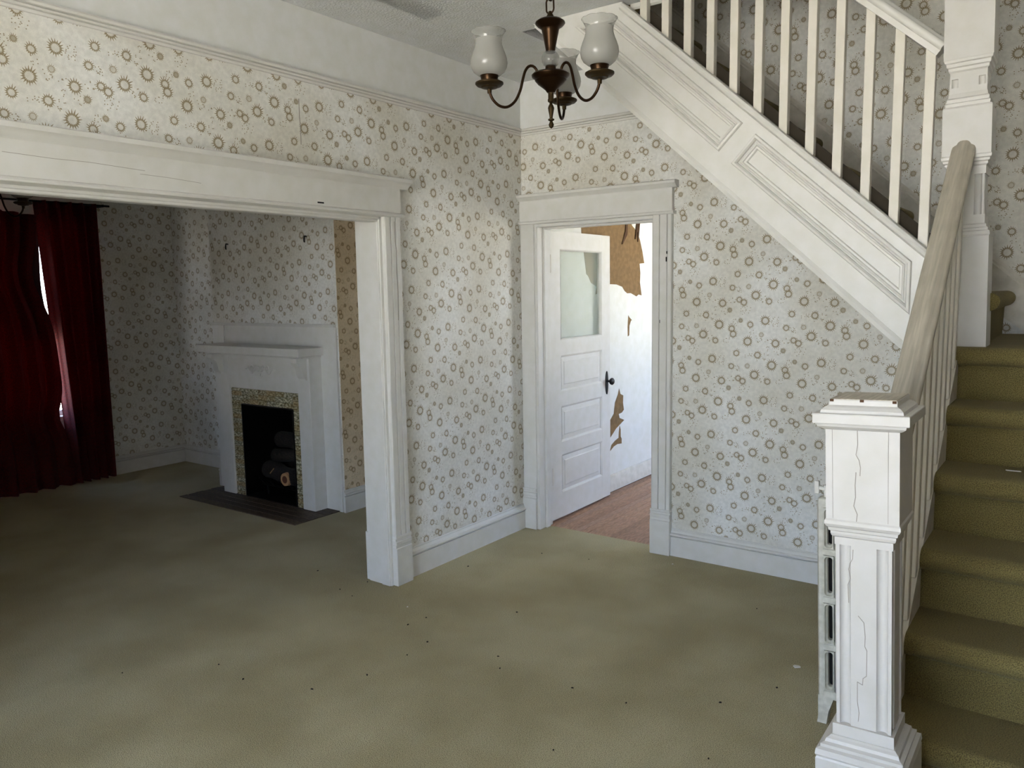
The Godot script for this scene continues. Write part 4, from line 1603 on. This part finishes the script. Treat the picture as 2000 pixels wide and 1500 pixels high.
	square_turn(st, [[0.066, 0.698], [0.072, 0.704], [0.072, 0.712], [0.078, 0.716], [0.079, 0.724], [0.084, 0.728], [0.085, 0.738], [0.0825, 0.742]])
	obj("neck_moulding", st, M.newel_paint, n)
	st = begin()
	square_turn(st, [[0.0825, 0.740], [0.0825, 0.918], [0.080, 0.924]])
	obj("block", st, M.newel_paint, n)
	st = begin()
	square_turn(st, [[0.080, 0.922], [0.074, 0.926], [0.075, 0.938], [0.070, 0.942], [0.071, 0.954], [0.066, 0.960], [0.063, 0.976]])
	obj("block_moulding", st, M.newel_paint, n)
	st = begin()
	square_turn(st, [[0.062, 0.974], [0.062, 0.998]])
	prism(st, fluted(0.062, 0.022, 0.006), 0.998, 1.030, along_y(), true, 30)
	square_turn(st, [[0.062, 1.030], [0.062, 1.056]])
	obj("upper_shaft", st, M.newel_paint, n)
	st = begin()
	square_turn(st, [[0.062, 1.054], [0.067, 1.060], [0.068, 1.070], [0.073, 1.074], [0.074, 1.086], [0.079, 1.090], [0.0805, 1.098], [0.0825, 1.102]])
	obj("upper_moulding", st, M.newel_paint, n)
	st = begin()
	square_turn(st, [[0.0825, 1.100], [0.0825, 1.625]])
	obj("upper_block", st, M.newel_paint, n)


# ------------------------------------------------------------------ lamps, radiator, small things

func build_chandeliers() -> void:
	var c := thing("chandelier", "three armed brass chandelier with frosted tulip shades hanging from the hall ceiling", "chandelier", Vector3(1.418, 2.30, 1.80))
	var oy := 2.30
	var L := func(pts: Array) -> Array:
		var r := []
		for q in pts:
			r.append(Vector2(q[0], q[1] - oy))
		return r
	var st := begin()
	lathe(st, L.call([[0.0, 3.05], [0.06, 3.05], [0.062, 3.042], [0.045, 3.028], [0.02, 3.018], [0.006, 3.005], [0.0, 3.0]]), 28)
	obj("ceiling_canopy", st, M.brass, c)
	# chain links
	var y := 2.735
	var k := 0
	while y < 2.99:
		st = begin()
		var pts := []
		for i in 20:
			var a := TAU * i / 20
			var h := 0.017 * cos(a)
			var v := 0.017 * sin(a) + (0.012 if sin(a) > 0 else -0.012)
			pts.append(Vector3(h, v + y + 0.026 - oy, 0) if k % 2 == 0 else Vector3(0, v + y + 0.026 - oy, h))
		tube(st, pts, 0.0034, 8, true)
		obj("chain_link", st, M.brass, c)
		y += 0.048
		k += 1
	st = begin()
	lathe(st, L.call([[0.0, 2.742], [0.006, 2.740], [0.009, 2.732], [0.014, 2.722], [0.022, 2.712], [0.026, 2.708]]), 28)
	obj("top_cone", st, M.brass_dull, c)
	st = begin()
	lathe(st, L.call([[0.0, 2.712], [0.030, 2.712], [0.046, 2.708], [0.057, 2.700], [0.058, 2.695], [0.050, 2.686], [0.038, 2.678], [0.034, 2.674], [0.032, 2.662], [0.027, 2.64], [0.022, 2.615], [0.019, 2.60], [0.0185, 2.588], [0.0, 2.588]]), 36)
	obj("flared_column", st, M.brass, c)
	st = begin()
	lathe(st, L.call([[0.004, 2.598], [0.016, 2.594], [0.026, 2.586], [0.032, 2.575], [0.0335, 2.564], [0.032, 2.552], [0.026, 2.541], [0.016, 2.533], [0.004, 2.530]]), 96, Transform3D.IDENTITY, 0.07, 16)
	obj("glass_ball", st, M.crystal, c)
	st = begin()
	lathe(st, L.call([[0.0, 2.540], [0.018, 2.540], [0.021, 2.536], [0.021, 2.516], [0.018, 2.512], [0.0, 2.512]]), 28)
	obj("collar", st, M.brass, c)
	st = begin()
	lathe(st, L.call([[0.0, 2.516], [0.050, 2.516], [0.068, 2.511], [0.075, 2.504], [0.073, 2.497], [0.060, 2.488], [0.062, 2.484], [0.050, 2.470], [0.034, 2.458], [0.022, 2.448], [0.015, 2.438], [0.0, 2.436]]), 40)
	obj("arm_bowl", st, M.brass, c)
	st = begin()
	lathe(st, L.call([[0.0, 2.440], [0.011, 2.438], [0.011, 2.415], [0.013, 2.412], [0.012, 2.404], [0.006, 2.400], [0.006, 2.395], [0.010, 2.388], [0.0125, 2.380], [0.010, 2.366], [0.007, 2.352], [0.006, 2.342], [0.012, 2.338], [0.012, 2.334], [0.005, 2.330], [0.007, 2.326], [0.0105, 2.317], [0.008, 2.309], [0.003, 2.304], [0.0, 2.302]]), 24)
	obj("finial", st, M.brass_dull, c)
	var vh := Vector3(-0.54546, 0, -0.83813)
	var rt := Vector3(0.83813, 0, -0.54546)
	for i in 3:
		var a := deg_to_rad(13.0) + i * TAU / 3
		var d := vh * cos(a) + rt * sin(a)
		var arm := Node3D.new()
		arm.name = numbered("arm", c)
		c.add_child(arm)
		st = begin()
		# (distance out, height)
		var ctrl := [[0.050, 2.498], [0.058, 2.522], [0.072, 2.534], [0.088, 2.532], [0.102, 2.515], [0.112, 2.485], [0.124, 2.440], [0.145, 2.400], [0.175, 2.378], [0.205, 2.380], [0.228, 2.398], [0.241, 2.420], [0.245, 2.442]]
		var cv := Curve3D.new()
		for q in ctrl.size():
			var p: Vector3 = d * ctrl[q][0] + Vector3(0, ctrl[q][1] - oy, 0)
			var pa: Array = ctrl[maxi(q - 1, 0)]
			var pb: Array = ctrl[mini(q + 1, ctrl.size() - 1)]
			var tn: Vector3 = (d * (pb[0] - pa[0]) + Vector3(0, pb[1] - pa[1], 0)) / 6.0
			cv.add_point(p, -tn, tn)
		var pts := []
		var len_ := cv.get_baked_length()
		for q in 41:
			pts.append(cv.sample_baked(len_ * q / 40.0, true))
		tube(st, pts, 0.0055, 10)
		obj("tube", st, M.brass, arm)
		var at := Transform3D(Basis.IDENTITY, d * 0.245 + Vector3(0, -oy, 0))
		st = begin()
		lathe(st, [Vector2(0.0, 2.425), Vector2(0.008, 2.425), Vector2(0.009, 2.440), Vector2(0.013, 2.441), Vector2(0.022, 2.444), Vector2(0.030, 2.445), Vector2(0.034, 2.450), Vector2(0.047, 2.452), Vector2(0.054, 2.459), Vector2(0.054, 2.464), Vector2(0.046, 2.468), Vector2(0.030, 2.470), Vector2(0.0, 2.470)], 32, at)
		obj("drip_pan", st, M.brass_dull, arm)
		st = begin()
		lathe(st, [Vector2(0.0, 2.468), Vector2(0.030, 2.468), Vector2(0.031, 2.475), Vector2(0.034, 2.486), Vector2(0.036, 2.490), Vector2(0.034, 2.493), Vector2(0.0, 2.493)], 28, at)
		obj("shade_holder", st, M.brass, arm)
		# frosted shade with a clear, crimped rim
		var sh := Node3D.new()
		sh.name = numbered("shade", c)
		c.add_child(sh)
		st = begin()
		var outer := [[0.030, 2.488], [0.045, 2.493], [0.060, 2.505], [0.068, 2.520], [0.071, 2.536], [0.069, 2.552], [0.063, 2.570], [0.056, 2.587], [0.0515, 2.602], [0.050, 2.614], [0.051, 2.622]]
		var prof := []
		for q in outer:
			prof.append(Vector2(q[0], q[1]))
		lathe(st, prof, 48, at)
		obj("frosted_body", st, M.frost, sh)
		st = begin()
		crimped_rim(st, at, 0.051, 2.622, 0.0655, 2.652)
		obj("clear_rim", st, M.clear_rim, sh)
	# its twin in the parlour, mostly hidden by the opening's head
	var t := c.duplicate()
	t.name = numbered("chandelier", self)
	add_child(t)
	t.position = Vector3(-2.598, 2.122, 2.282)
	t.rotation.y = deg_to_rad(46.0)
	t.get_node("ceiling_canopy").position.y += 0.178
	for i in 4:      # its chain is longer
		var l: Node3D = t.get_node("chain_link" if i % 2 == 0 else "chain_link_001").duplicate()
		l.name = numbered("chain_link", t)
		t.add_child(l)
		l.position.y = 0.048 * (6 + i - i % 2)
	t.set_meta("label", "dark chandelier in the parlour, just showing under the opening's header at left")


func crimped_rim(st: SurfaceTool, xf: Transform3D, r0: float, y0: float, r1: float, y1: float) -> void:
	var seg := 96
	var rows := 4
	var P := func(i: int, k: int) -> Vector3:
		var a := TAU * k / seg
		var u := float(i) / rows
		var s := absf(sin(a * 5.0))
		var r := lerpf(r0, r1, pow(u, 1.3))
		var y := lerpf(y0, y1 - 0.003 + 0.004 * pow(s, 0.35), u)
		return xf * Vector3(r * cos(a), y, r * sin(a))
	for i in rows:
		for k in seg:
			var a := TAU * (k + 0.5) / seg
			var out := Vector3(cos(a), -0.4, sin(a))
			quad(st, P.call(i, k), P.call(i, k + 1), P.call(i + 1, k + 1), P.call(i + 1, k), out)
	# the thick edge that catches the light
	var pts := []
	for k in seg:
		pts.append(P.call(rows, k))
	tube(st, pts, 0.0007, 5, true)


func build_radiator() -> void:
	var r := thing("radiator", "white cast iron radiator standing behind the near newel post", "radiator", Vector3(2.406, 0.002, 1.455))
	# each section is a slab pierced by rounded slots, local x from 0 to 0.235
	r.rotation.z = deg_to_rad(2.0)
	var proto: Mesh = null
	for k in 12:
		var z := -0.066 * k
		var st := begin()
		if proto == null:
			var cols := 4
			var cw := 0.024
			var gap := 0.036
			var rows := [[0.135, 0.292], [0.320, 0.478], [0.506, 0.664], [0.692, 0.846]]
			var x1 := (cols - 1) * (cw + gap) + cw
			for c in cols:
				var x := c * (cw + gap)
				var edge := 0.007
				prism(st, [Vector2(x, -0.020 + edge), Vector2(x + edge, -0.022), Vector2(x + cw - edge, -0.022), Vector2(x + cw, -0.018), Vector2(x + cw, 0.018), Vector2(x + cw - edge, 0.022), Vector2(x + edge, 0.022), Vector2(x, 0.020 - edge)], 0.105, 0.87, along_y(), true, 50)
			for y in [[0.100, 0.135], [0.292, 0.320], [0.478, 0.506], [0.664, 0.692], [0.846, 0.885]]:
				box(st, Vector3(0.004, y[0], -0.018), Vector3(x1 - 0.004, y[1], 0.0205), 0.004)
			for c in cols - 1:
				var xa := c * (cw + gap) + cw
				for y in rows:
					pill_lip(st, xa, y[0], xa + gap, y[1])
			proto = st.commit()
		var m := MeshInstance3D.new()
		m.mesh = proto
		m.material_override = M.radiator
		m.name = numbered("section", r)
		r.add_child(m)
		m.position = Vector3(0, 0, z)
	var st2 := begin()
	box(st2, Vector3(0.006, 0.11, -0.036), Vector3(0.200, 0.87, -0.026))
	obj("slot_shade_plate", st2, M.hole, r)  # near-black plate added behind the slots, standing in for their deep shade
	st2 = begin()
	tube(st2, [Vector3(0.11, 0.16, 0.0), Vector3(0.11, 0.16, -0.73)], 0.022, 10)
	tube(st2, [Vector3(0.11, 0.83, 0.0), Vector3(0.11, 0.83, -0.73)], 0.022, 10)
	obj("joining_pipe", st2, M.radiator, r)
	for z in [0.0, -0.726]:
		for x in [0.0, 0.175]:
			st2 = begin()
			prism(st2, [Vector2(x - 0.004, 0.0), Vector2(x + 0.030, 0.0), Vector2(x + 0.038, 0.05), Vector2(x + 0.058, 0.108), Vector2(x, 0.112), Vector2(x, 0.03)], -0.02, 0.02, Transform3D(Basis.IDENTITY, Vector3(0, 0, z)), true, 50)
			obj("foot", st2, M.radiator, r)
	st2 = begin()
	tube(st2, [Vector3(0.03, 0.915, 0.0), Vector3(-0.004, 0.92, 0.0)], 0.008, 10)
	tube(st2, [Vector3(0.03, 0.87, 0.0), Vector3(0.03, 0.93, 0.0)], 0.009, 10)
	box(st2, Vector3(-0.012, 0.895, -0.010), Vector3(0.006, 0.945, 0.010), 0.003)
	obj("air_valve", st2, M.chip, r)


func pill_lip(st: SurfaceTool, x0: float, y0: float, x1: float, y1: float) -> void:
	var outer := rounded(x0, y0, x1, y1, 0.0001)
	var a := rounded(x0 + 0.002, y0 + 0.002, x1 - 0.002, y1 - 0.002, 0.0155)
	var b := rounded(x0 + 0.005, y0 + 0.005, x1 - 0.005, y1 - 0.005, 0.0125)
	var c := rounded(x0 + 0.0095, y0 + 0.010, x1 - 0.0095, y1 - 0.010, 0.008)
	var rings := [[outer, 0.0195], [a, 0.0205], [b, 0.010], [c, 0.004], [c, -0.018]]
	for l in rings.size() - 1:
		var p: Array = rings[l][0]
		var q: Array = rings[l + 1][0]
		var mid := Vector3((x0 + x1) / 2, (y0 + y1) / 2, 0.03)
		for i in p.size():
			var j := (i + 1) % p.size()
			var v0 := Vector3(p[i].x, p[i].y, rings[l][1])
			var v1 := Vector3(p[j].x, p[j].y, rings[l][1])
			var v2 := Vector3(q[j].x, q[j].y, rings[l + 1][1])
			var v3 := Vector3(q[i].x, q[i].y, rings[l + 1][1])
			quad(st, v0, v1, v2, v3, Vector3(mid.x, clampf(v0.y, y0 + 0.018, y1 - 0.018), 0.04) - v0)


func rounded(x0: float, y0: float, x1: float, y1: float, r: float) -> Array:
	var p := []
	for q in [[x1 - r, y0 + r, -90.0], [x1 - r, y1 - r, 0.0], [x0 + r, y1 - r, 90.0], [x0 + r, y0 + r, 180.0]]:
		for k in 6:
			var a := deg_to_rad(q[2] + k * 18.0)
			p.append(Vector2(q[0] + cos(a) * r, q[1] + sin(a) * r))
	return p


func build_small_things() -> void:
	# flakes of paint and crumbs lying on the carpet
	var st := begin()
	prism(st, [Vector2(-0.014, -0.006), Vector2(-0.004, -0.012), Vector2(0.012, -0.006), Vector2(0.016, 0.004), Vector2(0.002, 0.008), Vector2(-0.010, 0.010)], 0.0, 0.005, Transform3D(along_y().basis, Vector3.ZERO))
	var flake := obj("paint_flake", st, M.chip)
	tag(flake, "white flake of paint on the carpet left of the radiator", "paint flake")
	flake.position = Vector3(2.206, 0.0, 1.069)
	flake.rotation.y = 0.5
	for q in [[0.30, 1.54, 0.4, "tiny white flake on the carpet before the parlour opening"], [1.20, 0.16, 0.5, "tiny white flake beside the right door plinth"]]:
		var f := flake.duplicate()
		f.name = numbered("paint_flake", self)
		add_child(f)
		f.position = Vector3(q[0], 0.0, q[1])
		f.scale = Vector3.ONE * q[2]
		f.rotation.y = q[0] * 7.0
		tag(f, q[3], "paint flake")
	st = begin()
	prism(st, [Vector2(-0.022, -0.002), Vector2(0.02, -0.003), Vector2(0.024, 0.001), Vector2(-0.018, 0.003)], 0.0, 0.003, along_y())
	var sc := obj("paper_scrap", st, M.chip)
	tag(sc, "thin white scrap lying on the fourth stair tread", "scrap")
	sc.position = Vector3(2.98, LAND - RISE * 2 + 0.003, 1.29)
	st = begin()
	lathe(st, [Vector2(0, 0.0), Vector2(0.006, 0.0), Vector2(0.0045, 0.003), Vector2(0, 0.004)], 7)
	var crumb: MeshInstance3D = null
	for k in 34:
		var x := R.randf_range(-0.6, 2.2)
		var z := R.randf_range(0.35, 2.9)
		var c: MeshInstance3D
		if crumb == null:
			crumb = obj("carpet_crumb", st, M.crumb)
			c = crumb
		else:
			c = crumb.duplicate()
			c.name = numbered("carpet_crumb", self)
			add_child(c)
		c.position = Vector3(x, 0.0, z)
		c.rotation.y = R.randf() * TAU
		c.scale = Vector3(R.randf_range(0.5, 1.3), 1.0, R.randf_range(0.4, 0.9))
		tag(c, "tiny dark crumb scattered on the worn carpet", "crumb", "dark crumbs on the carpet")
	# two nails left in the chimney breast
	for q in [[-1.682, 2.086, "bent dark nail in the chimney wallpaper, nearer the opening's jamb"], [-2.679, 2.073, "bent dark nail in the chimney wallpaper, nearer the curtains"]]:
		st = begin()
		tube(st, [Vector3(0, 0.02, 0.0), Vector3(0, 0.022, 0.02), Vector3(0.003, 0.002, 0.026), Vector3(-0.002, -0.016, 0.022), Vector3(0.006, -0.022, 0.026)], 0.0055, 7)
		var nl := obj("nail", st, M.black_metal)
		nl.position = Vector3(q[0], q[1], 0.462)
		tag(nl, q[2], "nail")
